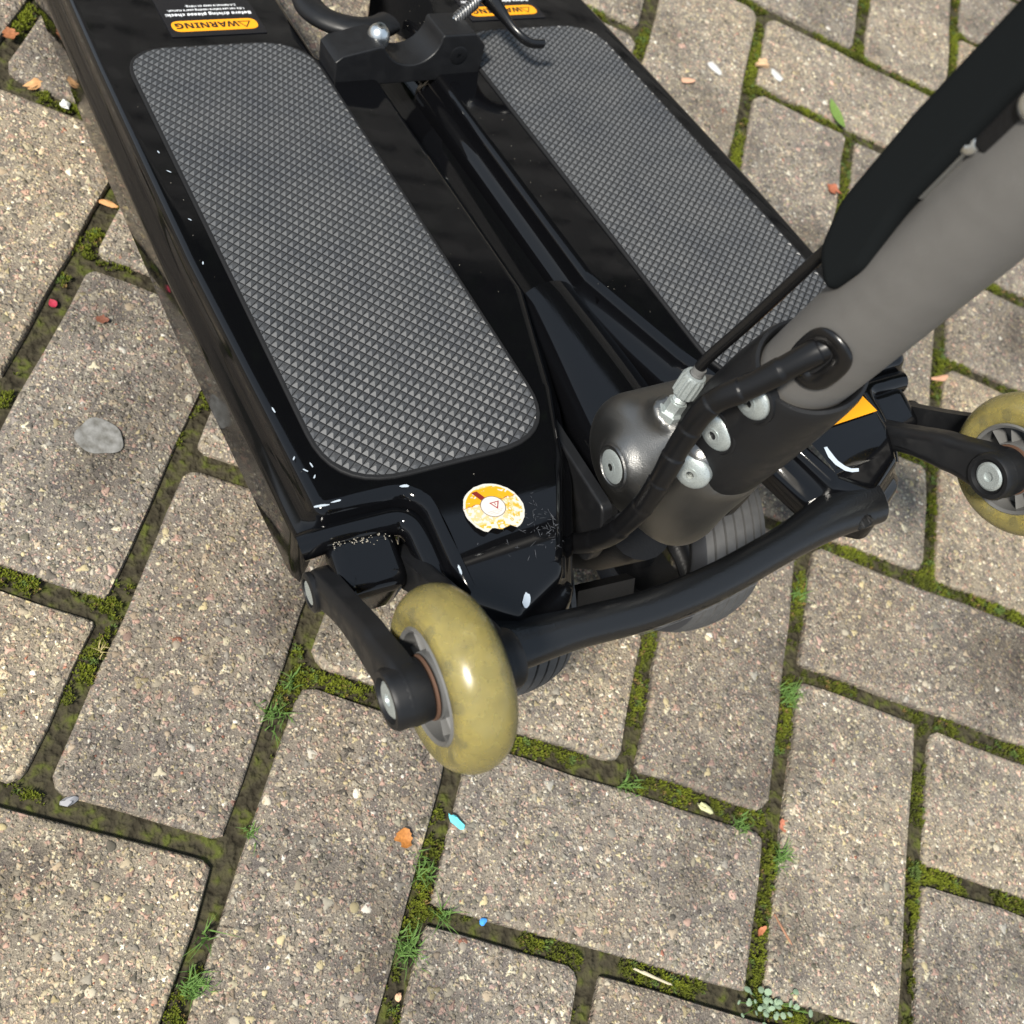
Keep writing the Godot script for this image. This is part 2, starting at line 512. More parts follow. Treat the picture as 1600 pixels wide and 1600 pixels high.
func paving() -> void:
	var bed := MeshInstance3D.new()
	bed.name = "joint_bed"
	var pm := PlaneMesh.new(); pm.size = Vector2(60, 60)
	bed.mesh = pm; bed.material_override = M.soil
	bed.position.y = -0.0062
	bed.set_meta("kind", "structure")
	add_child(bed)
	var pave := Node3D.new()
	pave.name = "pavement"
	pave.set_meta("kind", "structure")
	add_child(pave)
	var meshes := []
	for k in 7: meshes.append(brick_mesh(k))
	rng.seed = 77
	var spots := []
	var outer := []
	for k in range(-34, 30):
		for m in range(-18, 19):
			for kind in 2:
				var u := k + 4 * m
				var v := k if kind == 0 else k + 1
				var c := Vector2(u + 1.0, v + 0.5) if kind == 0 else Vector2(u + 0.5, v + 1.0)
				if c.x < -30.0 or c.x > 24.0 or c.y < -29.0 or c.y > 24.0: continue
				if c.x < -9.5 or c.x > 5.0 or c.y < -12.0 or c.y > 6.5: outer.append([c, kind])
				else: spots.append([c, kind])
	for s in spots:
		var o := MeshInstance3D.new()
		o.name = "brick"
		o.mesh = meshes[rng.randi() % meshes.size()]
		o.material_override = M.bricks[rng.randi() % 4]
		pave.add_child(o, true)
		var yaw := (0.0 if s[1] == 0 else PI / 2) + (PI if rng.randf() < 0.5 else 0.0) + rng.randf_range(-0.006, 0.006)
		o.transform = Transform3D(Basis.from_euler(Vector3(rng.randf_range(-0.006, 0.006), yaw, rng.randf_range(-0.006, 0.006))), Vector3(s[0].x * GRID + rng.randf_range(-1, 1) * 0.0008, rng.randf_range(-0.0018, 0.0), s[0].y * GRID + rng.randf_range(-1, 1) * 0.0008))
	# the blocks further out, beyond the picture
	var mm := MultiMesh.new()
	mm.transform_format = MultiMesh.TRANSFORM_3D
	mm.mesh = meshes[0]
	mm.instance_count = outer.size()
	for i in outer.size():
		var s: Array = outer[i]
		mm.set_instance_transform(i, Transform3D(Basis(Vector3.UP, 0.0 if s[1] == 0 else PI / 2), Vector3(s[0].x * GRID, rng.randf_range(-0.0018, 0.0), s[0].y * GRID)))
	var far := MultiMeshInstance3D.new()
	far.name = "outer_bricks"
	far.multimesh = mm
	far.material_override = M.bricks[0]
	far.set_meta("kind", "stuff")
	pave.add_child(far)
	moss(spots)

func moss(spots: Array) -> void:
	# cushions of moss in the joints: thousands of tiny shoots
	var b := mb()
	rng.seed = 5
	for k in 7:
		var a := rng.randf() * TAU
		var lean := rng.randf_range(0.2, 0.9)
		var d := Vector3(cos(a), 0, sin(a))
		var base := d * 0.0004
		var side := Vector3(-d.z, 0, d.x) * 0.00042
		var mid := base + d * lean * 0.0009 + Vector3(0, 0.0017, 0)
		var tip := base + d * lean * 0.0023 + Vector3(0, 0.0028 * rng.randf_range(0.7, 1.2), 0)
		b.quad(base - side, base + side, mid + side, mid - side)
		b.tri(mid - side, mid + side, tip)
	var mesh := b.commit(0)
	var mm := MultiMesh.new()
	mm.transform_format = MultiMesh.TRANSFORM_3D
	mm.use_colors = true
	mm.mesh = mesh
	var n1 := FastNoiseLite.new(); n1.seed = 3; n1.frequency = 14.0; n1.fractal_octaves = 2
	var n2 := FastNoiseLite.new(); n2.seed = 9; n2.frequency = 60.0
	var xf := []
	var cl := []
	for i in 230000:
		var s: Array = spots[rng.randi() % spots.size()]
		var t := rng.randf_range(-1.0, 1.0)
		var e := rng.randi() % 3
		var off := clampf(rng.randfn(0.0, 0.0036), -0.0078, 0.0078)
		var p := Vector2(t * GRID, GRID / 2 * (1 if rng.randf() < 0.5 else -1) + off) if e < 2 else Vector2(GRID * (1 if rng.randf() < 0.5 else -1) + off, t * GRID / 2)
		if s[1] == 1: p = Vector2(p.y, p.x)
		p += s[0] * GRID
		var dens := n1.get_noise_2d(p.x, p.y) + 0.45 * n2.get_noise_2d(p.x, p.y)
		# the joints towards the lower left of the scene are mostly bare soil
		var keep := 0.06 + (p.x * 0.55 - p.y * 0.15)
		if dens + keep < -0.02 + rng.randf_range(-0.08, 0.08): continue
		var edge := 1.0 - pow(absf(off) / 0.0078, 2.0)
		var y := -0.0064 + 0.0036 * edge * clampf(0.35 + dens * 1.5, 0.05, 1.0)
		var sc := rng.randf_range(0.45, 1.0)
		xf.append(Transform3D(Basis(Vector3.UP, rng.randf() * TAU).scaled(Vector3.ONE * sc), Vector3(p.x, y, p.y)))
		var f := rng.randf()
		var c := Color(0.05, 0.058, 0.016).lerp(Color(0.155, 0.18, 0.02), clampf(f * 0.5 + dens * 1.1, 0, 1))
		if n2.get_noise_2d(p.x + 5, p.y) > 0.35: c = c.lerp(Color(0.1, 0.16, 0.05), 0.7)
		if f > 0.97: c = Color(0.22, 0.15, 0.06)
		cl.append(c)
	mm.instance_count = xf.size()
	for i in xf.size():
		mm.set_instance_transform(i, xf[i]); mm.set_instance_color(i, cl[i])
	var o := MultiMeshInstance3D.new()
	o.name = "moss"
	o.multimesh = mm
	o.material_override = M.moss
	o.set_meta("kind", "stuff")
	o.set_meta("label", "yellow green moss growing in the joints between the paving blocks")
	o.set_meta("category", "moss")
	add_child(o)

# ------------------------------------------------------------------ scooter: deck
func deck_fold(_x: float, z: float) -> float:
	var t := z - 0.046
	if t < -0.02: return 0.0
	if t > 0.02: return -0.62 * t
	return -0.62 * (t + 0.02) * (t + 0.02) / 0.08

func deck_depth(x: float, z: float) -> float:
	var d := 0.0205
	if absf(x) > 0.1775: d = 0.047
	elif absf(x) < 0.1345: d = 0.027
	return d if z > -0.4 else minf(d, 0.04)

func build_deck(s: Node3D) -> void:
	var halves := mb(TD)
	for sg in [-1.0, 1.0]:
		var pts := [Vector2(0.184, -0.56), Vector2(0.186, -0.34), Vector2(0.1855, -0.16), Vector2(0.182, -0.05), Vector2(0.180, 0.0115), Vector2(0.134, 0.0125), Vector2(0.1335, 0.048), Vector2(0.131, 0.066), Vector2(0.108, 0.0785), Vector2(0.082, 0.068), Vector2(0.0575, 0.016), Vector2(0.04, -0.028), Vector2(0.0195, -0.1), Vector2(0.0195, -0.312), Vector2(0.05, -0.335), Vector2(0.05, -0.56)]
		var rad := [0.01, 0.0, 0.0, 0.0, 0.008, 0.012, 0.0, 0.003, 0.004, 0.008, 0.0, 0.02, 0.02, 0.006, 0.006, 0.01]
		var o := PackedVector2Array()
		for q in rounded(pts, rad): o.append(Vector2(q.x * sg, q.y))
		halves.plate(o, 0.0055, [[0.0012, 0.009], [0.0035, 0.0125], [0.0068, 0.015], [0.0082, 0.0185], [0.0085, deck_depth]], deck_fold, PackedFloat32Array([0.026, 0.031, 0.036, 0.041, 0.046, 0.051, 0.056, 0.061, 0.066]), false, 6)
	part("deck_cover", halves.commit(34), M.gloss, s)
	# rolled lip round the two wheel arches
	for sg in [-1.0, 1.0]:
		var lip := mb(TD)
		var lp := curve([Vector3(0.1875, -0.0165, 0.0155), Vector3(0.176, -0.0135, 0.0165), Vector3(0.156, -0.0125, 0.0172), Vector3(0.1435, -0.0122, 0.0185), Vector3(0.1385, -0.0125, 0.0245), Vector3(0.1375, -0.0145, 0.036), Vector3(0.1362, -0.019, 0.050), Vector3(0.134, -0.024, 0.060)], 8)
		if sg > 0: lp = lp.slice(9)
		for i in lp.size(): lp[i].x *= sg
		lip.tube(lp, 0.0072, 20, true, 0.85)
		part("arch_lip", lip.commit(60), M.gloss, s)
	# sunken channel between the foot boards
	var ch := mb(TD)
	var rings := []
	for k in 25:
		var t := float(k) / 24
		var z := lerpf(-0.345, -0.085, t)
		var ring := PackedVector3Array()
		for j in 17:
			var a := PI * j / 16
			ring.append(Vector3(0.0225 * cos(a), -0.006 - (0.020 - 0.004 * t) * pow(sin(a), 0.7), z))
		rings.append(ring)
	ch.loft(rings, false)
	part("channel", ch.commit(45), M.gloss, s)
	# under-pan that closes the deck from below
	var pan := mb(TD)
	for e in [-1.0, 1.0]:
		pan.plate(PackedVector2Array([Vector2(0.17 * e, -0.55), Vector2(0.17 * e, -0.345), Vector2(0.054 * e, -0.345), Vector2(0.054 * e, -0.55)]), 0.002, [[0.0, 0.006]], func(_x, _z): return -0.024, PackedFloat32Array())
	part("rear_pan", pan.commit(), M.satin, s)
	var pan2 := mb(TD)
	pan2.plate(rounded([Vector2(-0.172, -0.335), Vector2(0.172, -0.335), Vector2(0.168, -0.01), Vector2(0.1, 0.0), Vector2(-0.1, 0.0), Vector2(-0.168, -0.01)], [0.01, 0.01, 0.01, 0, 0, 0.01]), 0.002, [[0.0, 0.006]], func(_x, _z): return -0.036, PackedFloat32Array())
	part("under_pan", pan2.commit(), M.satin, s)
	# central frame tube that runs forward to the hinge
	var ft := mb(TD)
	var prof := []
	for k in 13:
		var t := float(k) / 12
		var z := lerpf(-0.103, 0.012, t)
		var w := lerpf(0.0215, 0.029, smoothstep(0.0, 0.9, t))
		var ring := PackedVector3Array()
		for j in 24:
			var a := TAU * j / 24
			ring.append(Vector3(cos(a) * w, -0.0235 + sin(a) * (0.0205 + 0.001 * t) - 0.007 * t * t, z))
		prof.append(ring)
	prof.reverse()
	ft.loft(prof, true, true, true)
	part("frame_tube", ft.commit(40), M.gloss, s)
	for e in [-1.0, 1.0]:
		var ft2 := mb()
		var at := TD * Vector3(0.12 * e, -0.03, -0.535)
		ft2.x = Transform3D(Basis(), Vector3(at.x, 0, at.z))
		ft2.lathe(PackedVector2Array([Vector2(0.0, 0.0), Vector2(0.013, 0.0), Vector2(0.014, 0.002), Vector2(0.014, at.y + 0.004), Vector2(0.0, at.y + 0.004)]), 24)
		part("rear_foot", ft2.commit(40), M.rubber, s)
	foot_mat(s, -1.0); foot_mat(s, 1.0)

func foot_mat(s: Node3D, sg: float) -> void:
	var o := PackedVector2Array()
	var pts := [Vector2(0.0525, -0.353), Vector2(0.169, -0.353), Vector2(0.169, 0.0045), Vector2(0.0525, 0.0045)]
	var rr := [0.036, 0.03, 0.036, 0.036]
	for q in rounded(pts, rr, 9): o.append(Vector2(q.x * sg, q.y))
	var base := mb(TD)
	base.plate(o, 0.0008, [[0.0, 0.003]], func(_x, _z): return 0.0013, PackedFloat32Array(), false, 3)
	var m := part("foot_mat", base.commit(40), M.rubber, s)
	# moulded pyramids, set diagonally
	var inner := PackedVector2Array()
	for q in rounded([Vector2(0.0545, -0.351), Vector2(0.167, -0.351), Vector2(0.167, 0.0025), Vector2(0.0545, 0.0025)], [0.034, 0.028, 0.034, 0.034], 9): inner.append(Vector2(q.x * sg, q.y))
	var tr := mb(TD)
	var va := Vector2(0.00222, 0.00289)      # the two edges of one pyramid's foot
	var vb := Vector2(-0.00437, 0.00358)
	var y0 := 0.0014
	var tip := 0.0013
	rng.seed = 900
	for i in range(-90, 60):
		for j in range(-80, 60):
			var c := Vector2(0.11 * sg, -0.17) + va * i + vb * j
			if absf(c.y + 0.174) > 0.181 or absf(absf(c.x) - 0.111) > 0.061: continue
			var ha := va * 0.44
			var hb := vb * 0.45
			var corners := [c + ha + hb, c - ha + hb, c - ha - hb, c + ha - hb]
			var inside := 0
			for q in corners:
				if Geometry2D.is_point_in_polygon(q, inner): inside += 1
			if inside == 0: continue
			if inside < 4:
				var cut := Geometry2D.intersect_polygons(PackedVector2Array(corners), inner)
				if cut.size() == 0: continue
				corners = Array(cut[0])
				var mid := Vector2.ZERO
				for q in corners: mid += q
				c = mid / corners.size()
			var h := tip * (1.0 if inside == 4 else 0.55) * rng.randf_range(0.85, 1.0)
			var n := corners.size()
			var wid := 0.24
			# small flat top, worn by shoes
			for k in n:
				var a: Vector2 = corners[k]
				var b: Vector2 = corners[(k + 1) % n]
				var ta := c.lerp(a, wid)
				var tb := c.lerp(b, wid)
				tr._tri_y(Vector3(a.x, y0, a.y), Vector3(b.x, y0, b.y), Vector3(tb.x, y0 + h, tb.y), true)
				tr._tri_y(Vector3(a.x, y0, a.y), Vector3(tb.x, y0 + h, tb.y), Vector3(ta.x, y0 + h, ta.y), true)
				tr._tri_y(Vector3(ta.x, y0 + h, ta.y), Vector3(tb.x, y0 + h, tb.y), Vector3(c.x, y0 + h, c.y), true)
	var t := part("tread", tr.commit(0), M.mat_rubber, m)
	t.set_meta("kind", "stuff")

# ------------------------------------------------------------------ scooter: front
func build_front_wheel(s: Node3D, l: float) -> void:
	var w := Node3D.new()
	w.name = "front_wheel"
	s.add_child(w, true)
	w.transform = Transform3D(Basis(Vector3.UP, Vector3.LEFT, Vector3.BACK).orthonormalized(), Vector3(l, 0.0752, 0.0262))
	w.transform.basis = Basis(Vector3(0, 1, 0), Vector3(-1, 0, 0), Vector3(0, 0, 1))
	var hw := 0.0215
	var prof := PackedVector2Array()
	# tread with four grooves
	var crown := func(t: float) -> float: return 0.0752 - 0.0042 * pow(absf(t), 2.4)
	var at := -1.0
	for gx in [-0.78, -0.47, -0.155, 0.155, 0.47, 0.78, 9.0]:
		var stop := minf(1.0, gx - 0.035)
		for k in 6:
			var t := lerpf(at, stop, k / 5.0)
			prof.append(Vector2(crown.call(t), t * hw))
		if gx < 1.0:
			prof.append(Vector2(crown.call(gx - 0.028) - 0.0022, (gx - 0.028) * hw)); prof.append(Vector2(crown.call(gx + 0.028) - 0.0022, (gx + 0.028) * hw))
		at = gx + 0.035
	var tm := mb()
	tm.lathe(prof, 72)
	var tyre := part("tyre", tm.commit(30), M.tyre, w)
	var sm := mb()
	for e in [-1.0, 1.0]:
		var pr := PackedVector2Array([Vector2(0.071, hw * e), Vector2(0.0685, (hw + 0.0008) * e), Vector2(0.060, (hw + 0.001) * e), Vector2(0.0555, (hw - 0.001) * e), Vector2(0.0545, (hw - 0.004) * e)])
		if e < 0: pr.reverse()
		sm.lathe(pr, 64)
	part("sidewall", sm.commit(40), M.sidewall, tyre)
	var rm := mb()
	rm.lathe(PackedVector2Array([Vector2(0.0545, -0.018), Vector2(0.05, -0.018), Vector2(0.049, -0.006), Vector2(0.049, 0.006), Vector2(0.05, 0.018), Vector2(0.0545, 0.018)]), 48)
	rm.lathe(PackedVector2Array([Vector2(0.0, -0.02), Vector2(0.016, -0.02), Vector2(0.0175, -0.017), Vector2(0.0175, 0.017), Vector2(0.016, 0.02), Vector2(0.0, 0.02)]), 32)
	for k in 5:
		var a := TAU * k / 5 + 0.3
		var d := Vector3(cos(a), 0, sin(a))
		rm.tube(PackedVector3Array([d * 0.014, d * 0.03, d * 0.0505]), [0.008, 0.0065, 0.0085], 10, false, 0.8, Vector3.UP)
	part("rim", rm.commit(40), M.satin, w)

# smooth union of rounded shapes, meshed as surface nets
func nets(lo: Vector3, hi: Vector3, cell: float, field: Callable) -> MB:
	var n := Vector3i(((hi - lo) / cell).ceil()) + Vector3i.ONE
	var val := PackedFloat32Array(); val.resize(n.x * n.y * n.z)
	for z in n.z:
		for y in n.y:
			for x in n.x:
				val[(z * n.y + y) * n.x + x] = field.call(lo + Vector3(x, y, z) * cell)
	var vert := {}
	var b := mb()
	var ox := [0, 1, 0, 1, 0, 1, 0, 1]
	var oy := [0, 0, 1, 1, 0, 0, 1, 1]
	var oz := [0, 0, 0, 0, 1, 1, 1, 1]
	var ed := [[0, 1], [2, 3], [4, 5], [6, 7], [0, 2], [1, 3], [4, 6], [5, 7], [0, 4], [1, 5], [2, 6], [3, 7]]
	for z in n.z - 1:
		for y in n.y - 1:
			for x in n.x - 1:
				var v := PackedFloat32Array()
				var neg := 0
				for k in 8:
					var q := val[((z + oz[k]) * n.y + y + oy[k]) * n.x + x + ox[k]]
					v.append(q)
					if q < 0: neg += 1
				if neg == 0 or neg == 8: continue
				var sum := Vector3.ZERO
				var c := 0
				for e in ed:
					var a: int = e[0]
					var d: int = e[1]
					if (v[a] < 0) != (v[d] < 0):
						var t := v[a] / (v[a] - v[d])
						sum += Vector3(ox[a], oy[a], oz[a]).lerp(Vector3(ox[d], oy[d], oz[d]), t)
						c += 1
				vert[Vector3i(x, y, z)] = lo + (Vector3(x, y, z) + sum / c) * cell
	for key in vert:
		var k: Vector3i = key
		for ax in 3:
			var d := Vector3i.ZERO; d[ax] = 1
			var e := k + d
			if e[ax] >= n[ax]: continue
			var a := val[(k.z * n.y + k.y) * n.x + k.x] < 0
			var c := val[(e.z * n.y + e.y) * n.x + e.x] < 0
			if a == c: continue
			var u := Vector3i.ZERO; u[(ax + 1) % 3] = 1
			var w := Vector3i.ZERO; w[(ax + 2) % 3] = 1
			if not (vert.has(k - u) and vert.has(k - w) and vert.has(k - u - w)): continue
			if a: b.quad(vert[k - u - w], vert[k - w], vert[k], vert[k - u])
			else: b.quad(vert[k - u - w], vert[k - u], vert[k], vert[k - w])
	return b

func smin(a: float, b: float, k: float) -> float:
	var h := clampf(0.5 + 0.5 * (b - a) / k, 0.0, 1.0)
	return lerpf(b, a, h) - k * h * (1.0 - h)

func cap(p: Vector3, a: Vector3, b: Vector3, ra: float, rb: float) -> float:
	var ab := b - a
	var t := clampf((p - a).dot(ab) / ab.length_squared(), 0.0, 1.0)
	return p.distance_to(a + ab * t) - lerpf(ra, rb, t)

func drum(p: Vector3, a: Vector3, b: Vector3, r: float, rnd: float) -> float:
	# cylinder with rounded ends
	var ab := b - a
	var len := ab.length()
	var d := ab / len
	var y := (p - (a + b) * 0.5).dot(d)
	var q := (p - a - d * (p - a).dot(d)).length()
	var e := Vector2(q - r + rnd, absf(y) - len / 2 + rnd)
	return Vector2(maxf(e.x, 0), maxf(e.y, 0)).length() + minf(maxf(e.x, e.y), 0.0) - rnd

func head_field(p: Vector3) -> float:
	var d := drum(p, Vector3(-0.036, 0.208, 0.0235), Vector3(0.036, 0.208, 0.0235), 0.0295, 0.014)
	d = smin(d, drum(p, Vector3(0, 0.178, 0.0435), Vector3(0, 0.248, 0.0415), 0.0258, 0.012), 0.016)
	d = smin(d, cap(p, Vector3(-0.0215, 0.253, 0.047), Vector3(-0.006, 0.196, 0.055), 0.0085, 0.0155), 0.01)
	d = smin(d, drum(p, Vector3(-0.03, 0.213, 0.029), Vector3(-0.0405, 0.213, 0.029), 0.0125, 0.003), 0.008)
	d = smin(d, drum(p, Vector3(-0.019, 0.222, 0.018), Vector3(-0.021, 0.2475, 0.0215), 0.0088, 0.002), 0.006)
	return d

func bolt(parent: Node3D, at: Vector3, dir: Vector3, r: float, called := "bolt", m: Material = null, dome := 0.35) -> MeshInstance3D:
	var b := mb(facing(dir, at))
	var pr := PackedVector2Array([Vector2(r, -0.004), Vector2(r, 0.0)])
	for k in 6:
		var a := PI / 2 * (k + 1) / 7
		pr.append(Vector2(r * cos(a) * 0.98, r * dome * sin(a)))
	# socket
	pr.append(Vector2(r * 0.42, r * dome)); pr.append(Vector2(r * 0.36, -r * 0.12)); pr.append(Vector2(0, -r * 0.12))
	b.lathe(pr, 24)
	return part(called, b.commit(32), M.zinc if m == null else m, parent)

func build_head(s: Node3D) -> void:
	var nb := nets(Vector3(-0.052, 0.150, -0.014), Vector3(0.052, 0.264, 0.082), 0.0024, head_field)
	var head := part("steering_head", nb.commit(70), M.pewter, s)
	bolt(head, Vector3(-0.041, 0.213, 0.029), Vector3.LEFT, 0.0085, "pivot_bolt", null, 0.12)
	# washer ring round the pivot bolt
	var wr := mb(facing(Vector3.LEFT, Vector3(-0.0405, 0.213, 0.029)))
	wr.lathe(PackedVector2Array([Vector2(0.0087, 0.0), Vector2(0.0095, 0.0009), Vector2(0.0108, 0.0009), Vector2(0.0114, -0.0006)]), 32)
	part("washer", wr.commit(40), M.pewter, head)
	bolt(head, Vector3(-0.0275, 0.250, 0.0525), Vector3(-0.86, 0.25, 0.45), 0.0085, "bolt")
	# brake cable adjuster on top of the barrel
	var ax := Vector3(-0.0215, 0.247, 0.0215)
	var up := Vector3(0.16, 1.0, -0.24).normalized()
	var ad := mb(facing(up, ax))
	ad.lathe(PackedVector2Array([Vector2(0.0066, -0.004), Vector2(0.0066, 0.0008), Vector2(0.006, 0.0012), Vector2(0.0046, 0.0012), Vector2(0.0046, 0.007), Vector2(0, 0.007)]), 6)
	ad.lathe(PackedVector2Array([Vector2(0.0036, 0.006), Vector2(0.0036, 0.0082), Vector2(0.0031, 0.0088), Vector2(0.0036, 0.0094), Vector2(0.0031, 0.010), Vector2(0.0036, 0.0106), Vector2(0.0031, 0.0112)]), 16)
	part("adjuster_nut", ad.commit(25), M.zinc, head)
	var kn := mb(facing(up, ax + up * 0.0112))
	var rings := []
	for q in [[0.0045, 0.0], [0.0058, 0.0012], [0.0058, 0.0105], [0.0048, 0.0125], [0.0034, 0.0128], [0.0034, 0.009]]:
		var ring := PackedVector3Array()
		for j in 48:
			var a := -TAU * j / 48
			var r: float = q[0] - (0.0006 if (j % 4) < 2 and q[0] > 0.005 else 0.0)
			ring.append(Vector3(cos(a) * r, q[1], sin(a) * r))
		rings.append(ring)
	kn.loft(rings)
	part("adjuster_barrel", kn.commit(30), M.zinc, head)
	var fr := mb(facing(up, ax + up * 0.0215))
	fr.lathe(PackedVector2Array([Vector2(0.003, 0), Vector2(0.0031, 0.003), Vector2(0.0026, 0.0034), Vector2(0.0031, 0.0038), Vector2(0.003, 0.0062), Vector2(0.0, 0.0064)]), 16)
	part("ferrule", fr.commit(35), M.hub, head)
	# thin brake cable
	var ca := mb()
	var c0 := ax + up * 0.025
	ca.tube(curve([c0, c0 + up * 0.008, Vector3(-0.009, 0.306, 0.0125), Vector3(-0.003, 0.343, 0.0115), Vector3(0.001, 0.372, 0.0115)], 8), 0.0026, 12)
	part("brake_cable", ca.commit(60), M.cable, s)

func build_column(s: Node3D) -> void:
	var cx := Vector3(0, 0, 0.0415)
	var t := mb()
	t.x = Transform3D(Basis(), cx)
	t.lathe(PackedVector2Array([Vector2(0.0187, 0.24), Vector2(0.0187, 0.31), Vector2(0.0187, 0.36), Vector2(0.0185, 0.42), Vector2(0.0183, 0.50), Vector2(0.018, 0.60)]), 64)
	part("steering_column", t.commit(60), M.column, s)
	# black moulded sleeve that clamps the column
	var sl := mb()
	var rings := []
	for q in [[0.236, 0.0222], [0.2345, 0.0232], [0.237, 0.0248], [0.26, 0.0252], [0.29, 0.0247], [0.306, 0.0238], [0.3125, 0.0232], [0.3155, 0.0222], [0.316, 0.0208], [0.3145, 0.0192], [0.30, 0.0190]]:
		var ring := PackedVector3Array()
		for j in 64:
			var a := -TAU * j / 64
			# the rim is lower at the front, the foot lower at the back
			var tilt := 0.0
			if q[0] > 0.295: tilt = 0.006 * cos(a - PI * 0.12)
			if q[0] < 0.24: tilt = 0.004 * sin(a)
			var bulge := 1.0 + 0.05 * pow(maxf(0.0, cos(a - PI * 0.85)), 4.0)
			ring.append(Vector3(cos(a) * q[1] * bulge, q[0] + tilt, sin(a) * q[1] * bulge) + cx)
		rings.append(ring)
	sl.loft(rings)
	var sleeve := part("clamp_sleeve", sl.commit(50), M.plastic, s)
	var dir := Vector3(-0.97, 0.0, 0.22)
	for q in [Vector3(-0.0245, 0.3018, 0.0452), Vector3(-0.0252, 0.2736, 0.0455)]:
		var cup := mb(facing(dir, q - dir.normalized() * 0.0012))
		cup.lathe(PackedVector2Array([Vector2(0.0112, -0.003), Vector2(0.0108, 0.001), Vector2(0.0098, 0.0015), Vector2(0.0094, -0.001)]), 28)
		part("bolt_seat", cup.commit(40), M.plastic, sleeve)
		bolt(sleeve, q - dir.normalized() * 0.0005, dir, 0.0086)
	# oval grommet where the wiring enters the column
	var out := Vector3(-0.935, 0.0, 0.355).normalized()
	var side := Vector3.UP.cross(out).normalized()
	var gm := mb()
	var path := PackedVector3Array()
	for k in 41:
		var a := TAU * k / 40
		var x := signf(cos(a)) * pow(absf(cos(a)), 0.75) * 0.0064
		var y := signf(sin(a)) * pow(absf(sin(a)), 0.75) * 0.0108
		var bend := 0.0187 - sqrt(maxf(0.0, 0.0187 * 0.0187 - x * x))
		path.append(cx + out * (0.0192 - bend) + side * x + Vector3.UP * (0.3375 + y))
	gm.tube(path, 0.0019, 14, false, 2.2, out)
	part("grommet", gm.commit(60), M.cable, s)
	var hole := mb()
	var hp := PackedVector3Array()
	for q in path: hp.append(q.lerp(cx + out * 0.0203 + Vector3.UP * 0.3375, 0.12) + out * 0.0006)
	hp.remove_at(hp.size() - 1)
	hole.fan(hp, false)
	part("grommet_web", hole.commit(60), M.rubber, s)
	# wiring in overlapping spiral wrap
	var wp := curve([Vector3(-0.012, 0.345, 0.046), Vector3(-0.0205, 0.337, 0.0455), Vector3(-0.033, 0.3165, 0.044), Vector3(-0.042, 0.2995, 0.0415), Vector3(-0.0465, 0.279, 0.0465), Vector3(-0.05, 0.2605, 0.0535), Vector3(-0.052, 0.2375, 0.0585), Vector3(-0.055, 0.2075, 0.0592), Vector3(-0.06, 0.183, 0.052), Vector3(-0.068, 0.172, 0.041), Vector3(-0.074, 0.17, 0.03)], 22)
	var rad := []
	for i in wp.size():
		var f := fmod(i * 0.062, 1.0)
		rad.append(0.0049 + 0.00042 * (1.0 - f))
	var wm := mb()
	wm.tube(wp, rad, 20)
	part("wiring_harness", wm.commit(26), M.wrap, s)

func build_pad(s: Node3D) -> void:
	# padded handle behind the column, seen edge on: outline in (z, y), thickness on x
	var x := Transform3D(Basis(Vector3(0, 0, 1), Vector3(-1, 0, 0), Vector3(0, 1, 0)), Vector3(-0.020, 0, 0))
	var b := mb(x)
	var o := rounded([Vector2(0.0165, 0.3625), Vector2(0.0315, 0.354), Vector2(0.0345, 0.374), Vector2(0.0285, 0.40), Vector2(0.0275, 0.45), Vector2(0.0255, 0.60), Vector2(0.010, 0.60), Vector2(0.0075, 0.46), Vector2(0.0072, 0.42), Vector2(0.0095, 0.38)], [0.014, 0.010, 0.016, 0.05, 0.05, 0.006, 0.006, 0.05, 0.05, 0.03], 8)
	b.plate(o, 0.0042, [[0.0, 0.012], [0.0, 0.055]], flat, PackedFloat32Array([0.37, 0.385, 0.40, 0.43, 0.47]), true, 6)
	part("handle_pad", b.commit(40), M.foam, s)
	var f := mb()
	f.tube(PackedVector3Array([Vector3(-0.014, 0.405, 0.0265), Vector3(-0.014, 0.425, 0.026)]), 0.0026, 12)
	f.tube(PackedVector3Array([Vector3(-0.0135, 0.398, 0.0272), Vector3(-0.0135, 0.4045, 0.0268)]), 0.0014, 10)
	part("latch_pin", f.commit(40), M.steel, s)
	bolt(s, Vector3(-0.016, 0.4295, 0.0268), Vector3(-0.9, 0.2, 0.3), 0.0042, "latch_screw", M.steel)
	var lb := mb(Transform3D(Basis(Vector3(0, 0, 1), Vector3(-1, 0, 0), Vector3(0, 1, 0)), Vector3(-0.0165, 0, 0)))
	lb.plate(rounded([Vector2(0.024, 0.428), Vector2(0.0375, 0.432), Vector2(0.05, 0.47), Vector2(0.05, 0.56), Vector2(0.026, 0.56)], [0.003, 0.006, 0.01, 0.004, 0.004]), 0.0015, [[0.0, 0.03]], flat, PackedFloat32Array())
	part("latch_bracket", lb.commit(40), M.satin, s)
	bolt(s, Vector3(-0.0185, 0.452, 0.0335), Vector3(-1, 0.1, 0.1), 0.0045, "latch_screw", M.steel)

